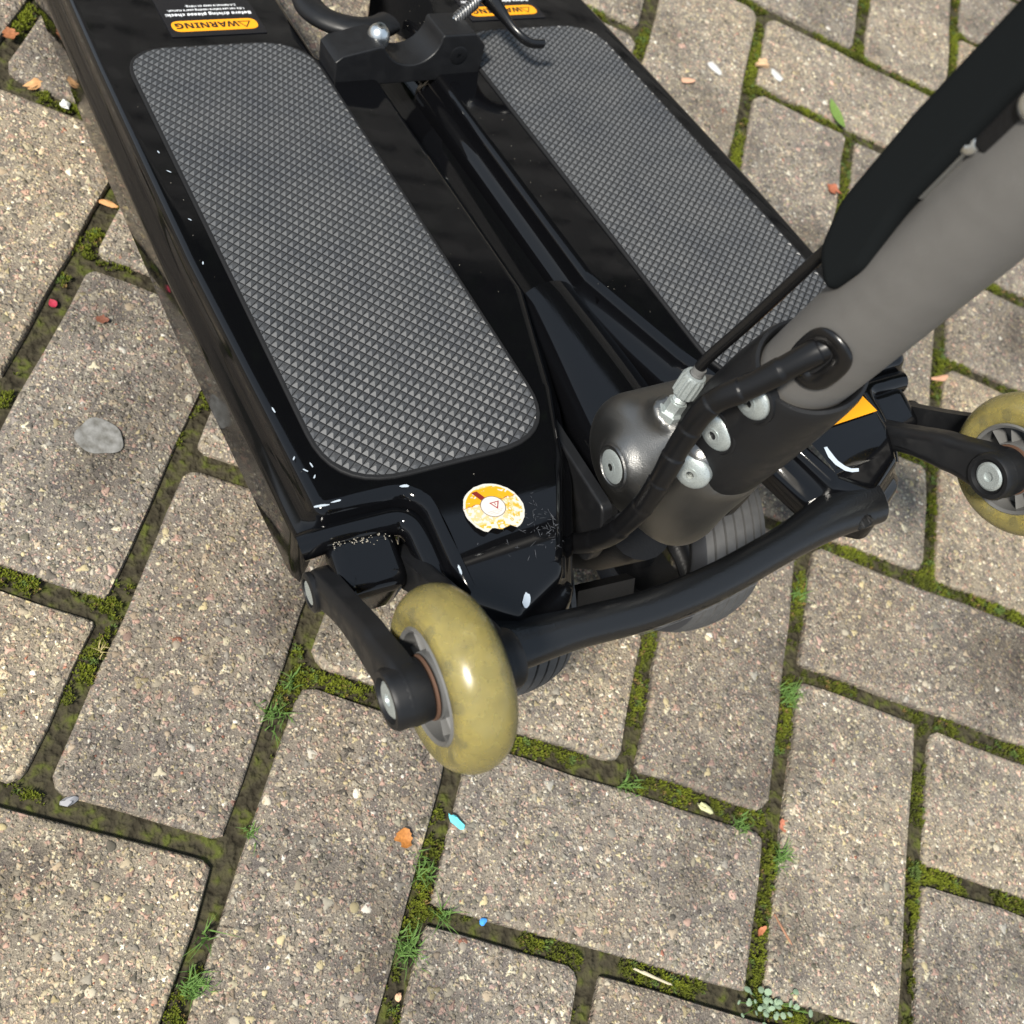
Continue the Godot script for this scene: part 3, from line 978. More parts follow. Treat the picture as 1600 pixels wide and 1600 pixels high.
func build_bumper(s: Node3D) -> void:
	var keys := [Vector3(-0.124, 0.166, 0.0815), Vector3(-0.104, 0.1665, 0.0855), Vector3(-0.067, 0.168, 0.0855), Vector3(-0.028, 0.1685, 0.0865), Vector3(0.013, 0.169, 0.0845), Vector3(0.06, 0.1695, 0.0795), Vector3(0.106, 0.170, 0.0755), Vector3(0.139, 0.1695, 0.0765)]
	for i in keys.size(): keys[i] = Vector3(-0.2904, 0.6106, 0.15).lerp(keys[i] + Vector3(0, 0, [0.0, 0.001, 0.004, 0.006, 0.0065, 0.005, 0.0015, -0.002][i]), 0.945)
	var path := curve(keys, 60)
	bar_path = path
	var rings := []
	var up := Vector3.UP
	var seg := 88
	for i in path.size():
		var t := float(i) / (path.size() - 1)
		var d := (path[mini(i + 1, path.size() - 1)] - path[maxi(i - 1, 0)]).normalized()
		var u := (up - d * up.dot(d)).normalized()
		var w := d.cross(u)
		var e := maxf(smoothstep(0.3, 0.02, t), smoothstep(0.7, 0.98, t))
		var ends := minf(1.0, minf(t, 1.0 - t) / 0.025)
		var round_end := sqrt(maxf(0.02, 1.0 - pow(1.0 - ends, 2.0)))
		var ring := PackedVector3Array()
		for j in seg:
			var a := TAU * j / seg
			var rw := (0.0094 + 0.0052 * e) * round_end
			var ru := (0.0102 - 0.0002 * e) * round_end
			var q := u * (cos(a) * ru) + w * (sin(a) * rw)
			# bolt recesses on the front face near both ends
			for hole in [0.1, 0.9]:
				var along: float = (t - hole) * 0.275
				var round_ := (a - PI * 0.36) * 0.0115
				if w.dot(Vector3(0, 0, 1)) < 0: round_ = (a - PI * 1.64) * 0.0115
				var dd := sqrt(along * along * 0.8 + round_ * round_)
				q *= 1.0 - 0.6 * smoothstep(0.0052, 0.0044, dd)
			ring.append(path[i] + q)
		rings.append(ring)
	var b := mb()
	b.loft(rings, true, true, true)
	part("bumper_bar", b.commit(40), M.crackle, s)

func trolley_wheel(s: Node3D, c: Vector3, R: float, lo: float, li: float, pivot_o: Vector2, pivot_i: Vector2) -> void:
	# c wheel centre; lo / li: x of the outer faces of the two arms; pivots as (height, forward)
	var w := Node3D.new()
	w.name = "trolley_wheel"
	s.add_child(w, true)
	w.transform = Transform3D(Basis(Vector3(0, 1, 0), Vector3(-1, 0, 0), Vector3(0, 0, 1)), c)
	var hw := 0.0118
	var pr := PackedVector2Array()
	pr.append(Vector2(0.0236, -hw + 0.001)); pr.append(Vector2(0.0255, -hw))
	for k in 19:
		var t := lerpf(-1.0, 1.0, k / 18.0)
		var rr := 0.0135
		var y := t * hw
		pr.append(Vector2(R - rr + sqrt(rr * rr - y * y * 1.02), y * 1.04))
	pr.append(Vector2(0.0255, hw)); pr.append(Vector2(0.0236, hw - 0.001))
	var tm := mb()
	tm.lathe(pr, 64)
	var ty := part("tyre", tm.commit(50), M.amber, w)
	var hm := mb()
	hm.lathe(PackedVector2Array([Vector2(0.0238, -hw + 0.0012), Vector2(0.0228, -hw), Vector2(0.0214, -hw + 0.001), Vector2(0.0208, 0), Vector2(0.0214, hw - 0.001), Vector2(0.0228, hw), Vector2(0.0238, hw - 0.0012)]), 48)
	hm.lathe(PackedVector2Array([Vector2(0.0, -hw + 0.002), Vector2(0.0135, -hw + 0.002), Vector2(0.0138, 0), Vector2(0.0135, hw - 0.002), Vector2(0.0, hw - 0.002)]), 40)
	for k in 12:
		var a := TAU * k / 12
		var d := Vector3(cos(a), 0, sin(a))
		hm.tube(PackedVector3Array([d * 0.0128, d * 0.0216]), 0.0013, 8, false, 6.0, Vector3.UP.cross(d))
	hm.lathe(PackedVector2Array([Vector2(0.0138, -0.001), Vector2(0.021, -0.001), Vector2(0.021, 0.001), Vector2(0.0138, 0.001)]), 40)
	part("hub", hm.commit(35), M.hub, w)
	# yellowed core seen through the clear urethane, with a ring of windows in its flanks
	var bd := mb()
	bd.lathe(PackedVector2Array([Vector2(0.0242, -0.0088), Vector2(0.0285, -0.0088), Vector2(R - 0.0068, -0.0072), Vector2(R - 0.0052, -0.0056), Vector2(R - 0.0046, 0.0), Vector2(R - 0.0052, 0.0056), Vector2(R - 0.0068, 0.0072), Vector2(0.0285, 0.0088), Vector2(0.0242, 0.0088)]), 64)
	part("core", bd.commit(40), M.amber_core, ty)
	for e in [-1.0, 1.0]:
		for k in 12:
			var a := TAU * k / 12
			var dm := mb(Transform3D(Basis(), Vector3(cos(a) * 0.0275, 0, sin(a) * 0.0275)))
			var pd := PackedVector2Array([Vector2(0.0027, 0.0082 * e), Vector2(0.0024, 0.0095 * e), Vector2(0.0, 0.0095 * e)])
			if e < 0: pd.reverse()
			dm.lathe(pd, 14)
			part("core_window", dm.commit(30), M.amber_dark, ty)
	for e in [-1.0, 1.0]:
		var bm := mb()
		bm.x = Transform3D(Basis(), Vector3(0, e * (hw - 0.001), 0)) if e > 0 else Transform3D(Basis(Vector3.RIGHT, PI), Vector3(0, -hw + 0.001, 0))
		bm.lathe(PackedVector2Array([Vector2(0.0131, 0.0), Vector2(0.0129, 0.0009), Vector2(0.0, 0.0009)]), 32)
		part("bearing", bm.commit(30), M.rust, w)
	for side in 2:
		var l := lo if side == 0 else li
		var dirx := signf(lo - li) * (1.0 if side == 0 else -1.0)      # which way the arm's outside faces
		var pv := pivot_o if side == 0 else pivot_i
		arm(w, s, l, dirx, pv, Vector2(c.y, c.z), side == 0)

func arm(w: Node3D, _s: Node3D, l: float, dirx: float, pv: Vector2, ct: Vector2, outer: bool) -> void:
	var inv := w.transform.affine_inverse()
	# outline in (height, forward): a bent bar with an eye at each end
	var d := (ct - pv).normalized()
	var nrm := Vector2(-d.y, d.x)
	var len := pv.distance_to(ct)
	var a := PackedVector2Array()
	var steps := 40
	for k in 9:
		var th := PI / 2 + PI * k / 8
		a.append(pv + (d * cos(th) + nrm * sin(th)) * 0.0098)
	for k in range(1, steps):
		var t := float(k) / steps
		var wdt := 0.0098 - 0.0026 * sin(minf(1.0, t * 1.5) * PI) + 0.0028 * smoothstep(0.72, 0.97, t)
		var bow := -0.0045 * sin(t * PI)
		a.append(pv + d * (len * t) + nrm * (-wdt + bow))
	for k in 13:
		var th := -PI / 2 + PI * k / 12
		a.append(ct + (d * cos(th) + nrm * sin(th)) * 0.0124)
	for k in range(1, steps):
		var t := 1.0 - float(k) / steps
		var wdt := 0.0098 - 0.0026 * sin(minf(1.0, t * 1.5) * PI) + 0.0028 * smoothstep(0.72, 0.97, t)
		var bow := -0.0045 * sin(t * PI)
		a.append(pv + d * (len * t) + nrm * (wdt + bow))
	# plate frame: local x = height, z = forward, y = outside
	var b := mb(inv * Transform3D(Basis(Vector3(0, 1, 0), Vector3(dirx, 0, 0), Vector3(0, 0, 1)), Vector3(l, 0, 0)))
	b.plate(a, 0.0045, [[0.0, 0.0105]], flat, PackedFloat32Array(), true, 5)
	var am := part("arm", b.commit(40), M.plastic, w)
	# round boss at the axle, reaching towards the wheel, and the raised rim round the bolt
	var bs := mb(inv * facing(Vector3(dirx, 0, 0), Vector3(l, ct.x, ct.y)))
	bs.lathe(PackedVector2Array([Vector2(0.0112, -0.0135), Vector2(0.0124, -0.0125), Vector2(0.0128, -0.0065), Vector2(0.0122, -0.0045), Vector2(0.0122, 0.0005), Vector2(0.0112, 0.0022), Vector2(0.0092, 0.0022), Vector2(0.0082, -0.0005), Vector2(0.0, -0.0005)]), 40)
	part("boss", bs.commit(34), M.plastic, am)
	var bo := mb(inv * facing(Vector3(dirx, 0, 0), Vector3(l + dirx * 0.0002, ct.x, ct.y)))
	bo.lathe(PackedVector2Array([Vector2(0.0072, -0.001), Vector2(0.0074, 0.0006), Vector2(0.0062, 0.0013), Vector2(0.0026, 0.0013), Vector2(0.0022, 0.0002), Vector2(0.0, 0.0002)]), 24)
	part("axle_bolt", bo.commit(30), M.zinc, am)
	if outer:
		var pb := mb(inv * facing(Vector3(dirx, 0, 0), Vector3(l, pv.x, pv.y)))
		pb.lathe(PackedVector2Array([Vector2(0.0092, -0.001), Vector2(0.0092, 0.0012), Vector2(0.008, 0.002), Vector2(0.0066, 0.002), Vector2(0.0062, 0.0004), Vector2(0.0, 0.0004)]), 28)
		part("pivot_collar", pb.commit(34), M.plastic, am)
		var pc := mb(inv * facing(Vector3(dirx, 0, 0), Vector3(l + dirx * 0.0005, pv.x, pv.y)))
		pc.lathe(PackedVector2Array([Vector2(0.0058, 0.0), Vector2(0.0055, 0.0009), Vector2(0.0, 0.0009)]), 20)
		part("pivot_bolt", pc.commit(30), M.zinc, am)

func build_front_frame(s: Node3D) -> void:
	# fork crown and axle between the front wheels
	var b := mb()
	b.tube(PackedVector3Array([Vector3(-0.043, 0.0752, 0.0262), Vector3(0.043, 0.0752, 0.0262)]), 0.008, 16)
	b.tube(PackedVector3Array([Vector3(0, 0.15, 0.045), Vector3(0, 0.10, 0.034), Vector3(0, 0.072, 0.0262)]), [0.02, 0.019, 0.016], 18)
	part("front_axle", b.commit(40), M.satin, s)
	var g := mb()
	for q in [[-0.026, 0.118, 0.066, 0.012], [-0.032, 0.14, 0.03, 0.018]]:
		g.plate(PackedVector2Array(), 0.0, [], flat, PackedFloat32Array()) if false else null
		g.tube(PackedVector3Array([Vector3(q[0] - 0.012, q[1], q[2]), Vector3(q[0] + 0.02, q[1] + 0.006, q[2] + 0.004)]), q[3], 4, true, 0.55)
	part("fork_bracket", g.commit(20), M.satin, s)
	# plates either side of the hinge
	for e in [-1.0, 1.0]:
		var pl := mb(TD * Transform3D(Basis(Vector3(0, 0, 1), Vector3(e, 0, 0), Vector3(0, e, 0)), Vector3(0.0475 * e, 0, 0)))
		var o := rounded([Vector2(-0.03, -0.012 * e), Vector2(0.042, -0.012 * e), Vector2(0.05, -0.03 * e), Vector2(0.046, -0.055 * e), Vector2(-0.03, -0.055 * e)], [0.006, 0.006, 0.006, 0.01, 0.004])
		pl.plate(o, 0.0015, [[0.0, 0.006]], flat, PackedFloat32Array())
		part("hinge_plate", pl.commit(40), M.plastic, s)
	# cradle below the hinge barrel
	var cr := mb()
	var path := PackedVector3Array()
	for k in 13:
		var a := lerpf(-PI * 0.62, PI * 0.02, k / 12.0)
		path.append(Vector3(-0.041, 0.203 + sin(a) * 0.031, 0.0225 + cos(a) * 0.031))
	cr.tube(path, 0.0042, 12, true, 1.5)
	part("hinge_cradle", cr.commit(50), M.satin, s)

func build_corner(s: Node3D, sg: float, pv: Vector2, l_mid: float) -> void:
	# mounting block between the two arms of a trolley wheel, faceted
	var b := mb(Transform3D(Basis(), Vector3(l_mid, pv.x + 0.0155, pv.y - 0.002)))
	b.plate(rounded([Vector2(-0.0165, -0.016), Vector2(0.0165, -0.016), Vector2(0.0165, 0.014), Vector2(-0.0165, 0.014)], [0.009, 0.009, 0.009, 0.009], 6), 0.0075, [[0.0, 0.03]], flat, PackedFloat32Array(), true, 6)
	part("wheel_mount", b.commit(34), M.gloss, s)
	var t := mb()
	t.tube(PackedVector3Array([Vector3(l_mid, pv.x - 0.004, pv.y - 0.005), Vector3(l_mid, pv.x - 0.012, pv.y - 0.03), Vector3(l_mid - sg * 0.004, pv.x - 0.03, pv.y - 0.09)]), 0.01, 14)
	part("mount_tube", t.commit(50), M.satin, s)

# ------------------------------------------------------------------ scooter: rear end and labels
func extrude(outline: PackedVector2Array, z0: float, z1: float, x: Transform3D, bevel := 0.0012) -> MB:
	# outline in (x, y), from z0 (front) back to z1
	var b := mb(x * Transform3D(Basis(Vector3(1, 0, 0), Vector3(0, 0, 1), Vector3(0, -1, 0)), Vector3(0, 0, z0)))
	var o := PackedVector2Array()
	for q in outline: o.append(Vector2(q.x, -q.y))
	b.plate(o, bevel, [[0.0, z0 - z1]], flat, PackedFloat32Array(), true, 3)
	return b

func build_rear(s: Node3D) -> void:
	# saddle block for the seat post
	var o := PackedVector2Array([Vector2(-0.0505, -0.004), Vector2(0.052, -0.004), Vector2(0.0535, 0.018), Vector2(0.045, 0.0265), Vector2(0.0225, 0.0265)])
	for k in 15:
		var a := lerpf(0.12, PI - 0.35, k / 14.0)
		o.append(Vector2(0.001 + cos(a) * 0.0205, 0.0275 - sin(a) * 0.0195))
	o.append_array(PackedVector2Array([Vector2(-0.022, 0.0215), Vector2(-0.046, 0.0165), Vector2(-0.0505, 0.013)]))
	part("saddle_block", extrude(o, -0.304, -0.331, TD).commit(30), M.plastic, s)
	bolt(s, TD * Vector3(-0.0165, 0.021, -0.319), TD.basis * Vector3(0.1, 1, 0.15), 0.0072, "ball_stud", M.steel, 0.95)
	bolt(s, TD * Vector3(0.0345, 0.0125, -0.3038), TD.basis * Vector3(0, 0, 1), 0.0062, "socket_screw", M.satin, 0.1)
	# clamp ring round the seat-post hole
	var ring := mb(TD)
	var path := PackedVector3Array()
	for k in 33:
		var a := lerpf(PI * 0.3, PI * 1.75, k / 32.0)
		path.append(Vector3(-0.012 + cos(a) * 0.029, 0.010, -0.377 + sin(a) * 0.031))
	ring.tube(path, 0.0062, 12, true, 1.6)
	part("clamp_ring", ring.commit(50), M.plastic, s)
	var post := mb(TD)
	var arcs := []
	for y in [0.012, -0.03]:
		var r := PackedVector3Array()
		for k in 21:
			var a := lerpf(-PI * 0.55, PI * 0.45, k / 20.0)
			r.append(Vector3(0.024 + cos(a) * 0.022, y, -0.382 + sin(a) * 0.036))
		arcs.append(r)
	post.loft(arcs, false)
	part("post_sleeve", post.commit(50), M.satin, s)
	# quick-release lever: spring, clevis and curved handle
	var sp := mb(TD)
	var helix := PackedVector3Array()
	for k in 121:
		var a := TAU * k / 12.0
		var c := Vector3(0.0385, 0.024, -0.3245).lerp(Vector3(0.0575, 0.034, -0.331), k / 120.0)
		helix.append(c + Vector3(0, cos(a), sin(a) * 0.9) * 0.0042)
	sp.tube(helix, 0.0007, 6)
	part("lever_spring", sp.commit(60), M.spring, s)
	var rod := mb(TD)
	rod.tube(PackedVector3Array([Vector3(0.036, 0.023, -0.3235), Vector3(0.064, 0.0375, -0.3335)]), 0.0026, 12)
	part("lever_rod", rod.commit(50), M.steel, s)
	var lv := mb(TD * Transform3D(Basis(Vector3(1, 0, 0), Vector3(0, 0.5, 0.86).normalized(), Vector3(0, -0.86, 0.5)).orthonormalized(), Vector3(0.064, 0.036, -0.322)))
	var lp := curve([Vector3(0.0, 0.002, -0.02), Vector3(0.001, 0, -0.002), Vector3(0.005, 0, 0.014), Vector3(0.013, 0, 0.026), Vector3(0.024, 0.0, 0.031), Vector3(0.036, 0, 0.030)], 8)
	lv.x = TD
	lp = curve([Vector3(0.069, 0.033, -0.347), Vector3(0.068, 0.034, -0.330), Vector3(0.069, 0.032, -0.315), Vector3(0.0725, 0.028, -0.302), Vector3(0.080, 0.024, -0.2945), Vector3(0.0905, 0.023, -0.2935)], 8)
	var rad := []
	for i in lp.size():
		var t := float(i) / (lp.size() - 1)
		rad.append(lerpf(0.0075, 0.0034, smoothstep(0.0, 0.6, t)))
	lv.tube(lp, rad, 16, true, 0.75, Vector3.UP)
	part("release_lever", lv.commit(50), M.cable, s)
	bolt(s, TD * Vector3(0.0665, 0.0405, -0.331), TD.basis * Vector3(-0.2, 1, 0.3), 0.0046, "lever_pin", M.steel, 0.5)

func flat_text(txt: String, size_m: float, x: Transform3D, m: Material, parent: Node3D, called: String, bold := true) -> void:
	var tm := TextMesh.new()
	var f := SystemFont.new()
	f.font_names = PackedStringArray(["Droid Sans"])
	f.font_weight = 700 if bold else 400
	tm.font = f
	tm.text = txt
	tm.font_size = 64
	tm.pixel_size = 0.001
	var k := size_m / 0.064
	tm.depth = 0.0003 / k
	tm.curve_step = 4.0
	var o := part(called, tm, m, parent)
	o.transform = x * Transform3D(Basis().scaled(Vector3.ONE * k), Vector3.ZERO)

func slab(outline: PackedVector2Array, y: float, x: Transform3D, h := 0.0004) -> ArrayMesh:
	var b := mb(x)
	b.plate(outline, h * 0.4, [[0.0, h]], func(_a, _b): return y, PackedFloat32Array(), false, 2)
	return b.commit(30)

func build_labels(s: Node3D) -> void:
	# warning plates behind the foot mats; their print is read from the rear
	for sg in [-1.0, 1.0]:
		var c := Vector2(-0.1035, -0.4125) if sg < 0 else Vector2(0.107, -0.4135)
		var hw := Vector2(0.0305, 0.048)
		var pl := part("warning_label", slab(rounded([c + Vector2(-hw.x, -hw.y), c + Vector2(hw.x, -hw.y), c + Vector2(hw.x, hw.y), c + Vector2(-hw.x, hw.y)], [0.001, 0.001, 0.001, 0.001], 2), 0.0006, TD), M.label_black, s, "black warning plate with orange heading and white print")
		var oc := c + Vector2(0.0, 0.0365)
		part("orange_heading", slab(rounded([oc + Vector2(-0.0275, -0.0062), oc + Vector2(0.0275, -0.0062), oc + Vector2(0.0275, 0.0062), oc + Vector2(-0.0275, 0.0062)], [0.006, 0.006, 0.006, 0.006], 6), 0.0009, TD), M.orange, pl)
		var base := func(at: Vector2, y: float) -> Transform3D:
			return TD * Transform3D(Basis(Vector3(-1, 0, 0), Vector3(0, 0, 1), Vector3(0, 1, 0)), Vector3(at.x, y, at.y))
		flat_text("WARNING", 0.0084, base.call(oc + Vector2(-0.0055, 0.0), 0.0011), M.ink, pl, "lettering")
		var tri := mb(TD)
		var tc := oc + Vector2(0.019, 0.0)
		for k in 3:
			var a0 := PI / 2 + TAU * k / 3
			var a1 := PI / 2 + TAU * (k + 1) / 3
			tri.quad(Vector3(tc.x + cos(a0) * 0.0052, 0.00115, tc.y + sin(a0) * 0.0052), Vector3(tc.x + cos(a1) * 0.0052, 0.00115, tc.y + sin(a1) * 0.0052), Vector3(tc.x + cos(a1) * 0.0038, 0.00115, tc.y + sin(a1) * 0.0038), Vector3(tc.x + cos(a0) * 0.0038, 0.00115, tc.y + sin(a0) * 0.0038))
		part("warning_triangle", tri.commit(0), M.ink, pl)
		flat_text("Before driving please check:", 0.0041, base.call(c + Vector2(0.0, 0.0232), 0.0008), M.label_white, pl, "lettering")
		flat_text("1.Do not use before reading user's manual.", 0.0026, base.call(c + Vector2(0.0, 0.0178), 0.0008), M.label_white, pl, "lettering", false)
		flat_text("2.A helmet is keep on riding.", 0.0026, base.call(c + Vector2(0.004, 0.0132), 0.0008), M.label_white, pl, "lettering", false)
	# round sticker, partly torn off
	var img := Image.create(256, 256, false, Image.FORMAT_RGB8)
	img.fill(Color(0.93, 0.92, 0.88))
	rng.seed = 44
	var nz := FastNoiseLite.new(); nz.seed = 4; nz.frequency = 0.03
	for y in 256:
		for x in 256:
			var q := Vector2(x - 128, y - 128)
			var n := nz.get_noise_2d(x, y)
			var c := Color(0.93, 0.92, 0.88)
			if q.length() < 118:
				if y < 92 + n * 10 and y > 18: c = Color(0.93, 0.71, 0.08)
				elif n > -0.1 and y < 190: c = Color(0.95, 0.84, 0.62)
				elif n > 0.05 and y > 180: c = Color(0.93, 0.76, 0.2)
				if x > 172 and n > 0.12: c = Color(0.9, 0.74, 0.2)
			if n > 0.42: c = Color(0.9, 0.9, 0.9)
			var bx := x - (72 + (y - 30) * 0.5)
			if bx > 0 and bx < 26 and y > 26 and y < 84: c = Color(0.52, 0.13, 0.1)
			var rc := Vector2(x - 128, y - 118).length()
			if rc < 52: c = Color(0.94, 0.93, 0.91)
			if absf(rc - 52) < 1.6: c = Color(0.45, 0.42, 0.38)
			# red triangle outline
			var tp := Vector2(x - 142, y - 110)
			var e := maxf(-tp.y - 13.0, maxf(tp.y * 0.5 + tp.x * 0.866 - 13.0, tp.y * 0.5 - tp.x * 0.866 - 13.0))
			if e < 0.0 and e > -4.5: c = Color(0.65, 0.13, 0.16)
			if absf(tp.x) < 2 and tp.y > -8 and tp.y < 5: c = Color(0.65, 0.13, 0.16)
			if (y == 140 or y == 148 or y == 156) and rc < 40 and n > -0.3: c = Color(0.5, 0.48, 0.45)
			if absf(y - 92 - n * 10) < 1.2 and rc > 54: c = Color(0.62, 0.3, 0.2)
			img.set_pixel(x, y, c)
	var sm := mat(Color(1, 1, 1), 0.5)
	sm.albedo_color = Color(0.84, 0.83, 0.82)
	sm.albedo_texture = ImageTexture.create_from_image(img)
	var st := mb(TD)
	var sc := Vector2(-0.1045, 0.0335)
	var R := 0.0141
	var rim := []
	for k in 48:
		var a := TAU * k / 48
		var rr := R * (1.0 + rng.randf_range(-0.012, 0.012))
		# torn away at the front
		if k > 9 and k < 17: rr *= 0.8 + rng.randf_range(-0.03, 0.05)
		rim.append(sc + Vector2(cos(a), sin(a)) * rr)
	for k in 48:
		var a: Vector2 = rim[k]
		var b: Vector2 = rim[(k + 1) % 48]
		var uvf := func(q: Vector2) -> Vector2: return Vector2(0.5, 0.5) + (q - sc) / (2.0 * R)
		st.tri_uv(Vector3(sc.x, 0.0004, sc.y), Vector3(b.x, 0.0004, b.y), Vector3(a.x, 0.0004, a.y), uvf.call(sc), uvf.call(b), uvf.call(a))
	part("round_sticker", st.commit(0), sm, s, "torn round sticker, yellow and white with a small triangle")
	# orange sticker on the other front corner
	var os := part("orange_sticker", slab(PackedVector2Array([Vector2(0.086, 0.041), Vector2(0.128, 0.0395), Vector2(0.1255, 0.012), Vector2(0.1, 0.008), Vector2(0.084, 0.012)]), 0.0005, TD), M.orange, s, "plain orange sticker with a red and white mark")
	var dt := mb(TD)
	dt.disc(Vector3(0.0945, 0.0008, 0.0335), Vector3.UP, 0.0022, 20)
	part("mark", dt.commit(0), M.label_white, os)
	var dt2 := mb(TD)
	dt2.disc(Vector3(0.0942, 0.001, 0.0332), Vector3.UP, 0.0014, 16)
	part("mark", dt2.commit(0), M.label_red, os)

func build_wear(s: Node3D) -> void:
	# pale bluish marks along corners and edges, lying on the cover
	rng.seed = 61
	var blob := func(c: Vector2, a: float, b: float, ang: float, n := 12) -> PackedVector2Array:
		var o := PackedVector2Array()
		for k in n:
			var t := TAU * k / n
			var q := Vector2(cos(t) * a, sin(t) * b) * rng.randf_range(0.75, 1.15)
			o.append(c + q.rotated(ang))
		return o
	var draped := func(o: PackedVector2Array) -> ArrayMesh:
		var bb := mb(TD)
		bb.cap_poly(o, PackedFloat32Array([0.026, 0.031, 0.036, 0.041, 0.046, 0.051, 0.056, 0.061, 0.066]), func(x, z): return deck_fold(x, z) + 0.00035, true)
		return bb.commit(0)
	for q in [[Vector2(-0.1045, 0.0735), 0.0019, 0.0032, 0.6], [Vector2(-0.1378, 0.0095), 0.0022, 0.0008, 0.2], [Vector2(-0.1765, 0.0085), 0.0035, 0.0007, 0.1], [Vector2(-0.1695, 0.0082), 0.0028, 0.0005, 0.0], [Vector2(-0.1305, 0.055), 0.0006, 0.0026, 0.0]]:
		part("pale_mark", draped.call(blob.call(q[0], q[1], q[2], q[3])), M.chip, s)
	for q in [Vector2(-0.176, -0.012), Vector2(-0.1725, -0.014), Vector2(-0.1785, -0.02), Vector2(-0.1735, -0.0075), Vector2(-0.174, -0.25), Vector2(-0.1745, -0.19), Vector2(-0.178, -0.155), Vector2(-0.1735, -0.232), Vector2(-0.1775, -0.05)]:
		part("pale_mark", draped.call(blob.call(q, rng.randf_range(0.0006, 0.0022), 0.0004, rng.randf_range(0.8, 2.2), 8)), M.chip, s)
	part("pale_mark", draped.call(PackedVector2Array([Vector2(0.0838, 0.0496), Vector2(0.0841, 0.0547), Vector2(0.0868, 0.0591), Vector2(0.0917, 0.063), Vector2(0.096, 0.0646), Vector2(0.1005, 0.0652), Vector2(0.1012, 0.0638), Vector2(0.0958, 0.0628), Vector2(0.093, 0.0612), Vector2(0.0893, 0.0577), Vector2(0.0868, 0.0532), Vector2(0.086, 0.0496)])), M.chip, s)
	# fine scratches on the front corner
	var sc := mb(TD)
	for k in 95:
		var c := Vector2(-0.078 - absf(rng.randfn(0, 0.012)), 0.046 + rng.randfn(0, 0.008))
		var ang := rng.randf_range(-1.2, 1.9)
		var ln := 0.001 + 0.004 * pow(rng.randf(), 2.0)
		var d := Vector2(cos(ang), sin(ang)) * ln
		var w := Vector2(-d.y, d.x).normalized() * rng.randf_range(0.00004, 0.0001)
		if c.y + d.y > 0.063 or c.x + d.x > -0.076 + 0.3 * minf(0.0, c.y - 0.05): continue
		sc.cap_poly(PackedVector2Array([c - w, c + d * 0.5 - w * 1.3, c + d, c + d * 0.5 + w * 1.3, c + w]), PackedFloat32Array([0.026, 0.031, 0.036, 0.041, 0.046, 0.051, 0.056, 0.061, 0.066]), func(x, z): return deck_fold(x, z) + 0.0003, true)
	# dust specks all over the cover
	var ds := mb(TD)
	for k in 420:
		var c := Vector2(rng.randf_range(-0.18, 0.18), rng.randf_range(-0.4, 0.06))
		if absf(c.x) > 0.05 and absf(c.x) < 0.171 and c.y < 0.008: continue
		if absf(c.x) < 0.023 + maxf(0.0, c.y + 0.09) * 0.42 or (absf(c.x) > 0.128 and c.y > 0.005): continue
		var r := rng.randf_range(0.00008, 0.00026)
		var o := PackedVector2Array()
		for j in 5: o.append(c + Vector2(cos(TAU * j / 5), sin(TAU * j / 5)) * r * rng.randf_range(0.6, 1.3))
		ds.cap_poly(o, PackedFloat32Array(), func(x, z): return deck_fold(x, z) + 0.0002, true)
	var dso := part("dust_specks", ds.commit(0), M.dust, s)
	dso.set_meta("kind", "stuff")
	# rubbed front of the bumper bar
	var ru := mb()
	for k in 170:
		var t := clampf(rng.randfn(0.53, 0.09), 0.36, 0.72)
		var fi := t * (bar_path.size() - 1)
		var i := int(fi)
		var d := (bar_path[i + 1] - bar_path[i]).normalized()
		var u := (Vector3.UP - d * Vector3.UP.dot(d)).normalized()
		var w := d.cross(u)
		if w.z < 0: w = -w
		var a := rng.randfn(1.42, 0.13) + (t - 0.53) * -0.5
		var nrm := u * cos(a) + w * sin(a)
		var p := bar_path[i] + nrm * (0.0103 + 0.00012)
		var tang := nrm.cross(d)
		var ln := rng.randf_range(0.001, 0.0055)
		var wd := rng.randf_range(0.00006, 0.00032)
		var al := (d + tang * rng.randfn(0, 0.12)) * ln
		ru.quad(p - al - tang * wd * 0.2, p - tang * wd, p + al, p + tang * wd)
	var ruo := part("bumper_scuffs", ru.commit(0), M.dust_grey, s)
	ruo.set_meta("kind", "stuff")
	# scratches on the side of the clamp sleeve
	var sv := mb()
	for k in 60:
		var a := rng.randfn(0.85, 0.16)
		var h := rng.randf_range(0.242, 0.300)
		var nrm := Vector3(-cos(a) * 0.4, 0, 0).normalized() * 0.0
		nrm = Vector3(cos(a), 0, sin(a))
		var p := Vector3(0, h, 0.0415) + nrm * (0.0253 + 0.0002)
		var up := Vector3(0, 1, 0)
		var tang := up.cross(nrm)
		var dir := (up + tang * rng.randfn(0.35, 0.2)).normalized()
		var sd := dir.cross(nrm)
		var ln := rng.randf_range(0.001, 0.008)
		var wd := rng.randf_range(0.00004, 0.00014)
		sv.quad(p - dir * ln - sd * wd * 0.2, p - sd * wd, p + dir * ln, p + sd * wd)
	var svo := part("sleeve_scratches", sv.commit(0), M.scratch, s)
	svo.set_meta("kind", "stuff")
	# grit lying on the wheel mount below the arch
	var gr := mb()
	for k in 130:
		var p := Vector3(-0.1625 + rng.randf_range(-0.014, 0.012), 0.1968, 0.022 + absf(rng.randfn(0, 0.003)))
		var r := rng.randf_range(0.00012, 0.0004)
		gr.quad(p + Vector3(-r, 0, 0), p + Vector3(0, r, r), p + Vector3(r, 0, 0), p + Vector3(0, r * 0.5, -r))
	var gro := part("grit", gr.commit(0), M.dust, s)
	gro.set_meta("kind", "stuff")
	var so := part("scratches", sc.commit(0), M.scratch, s)
	so.set_meta("kind", "stuff")

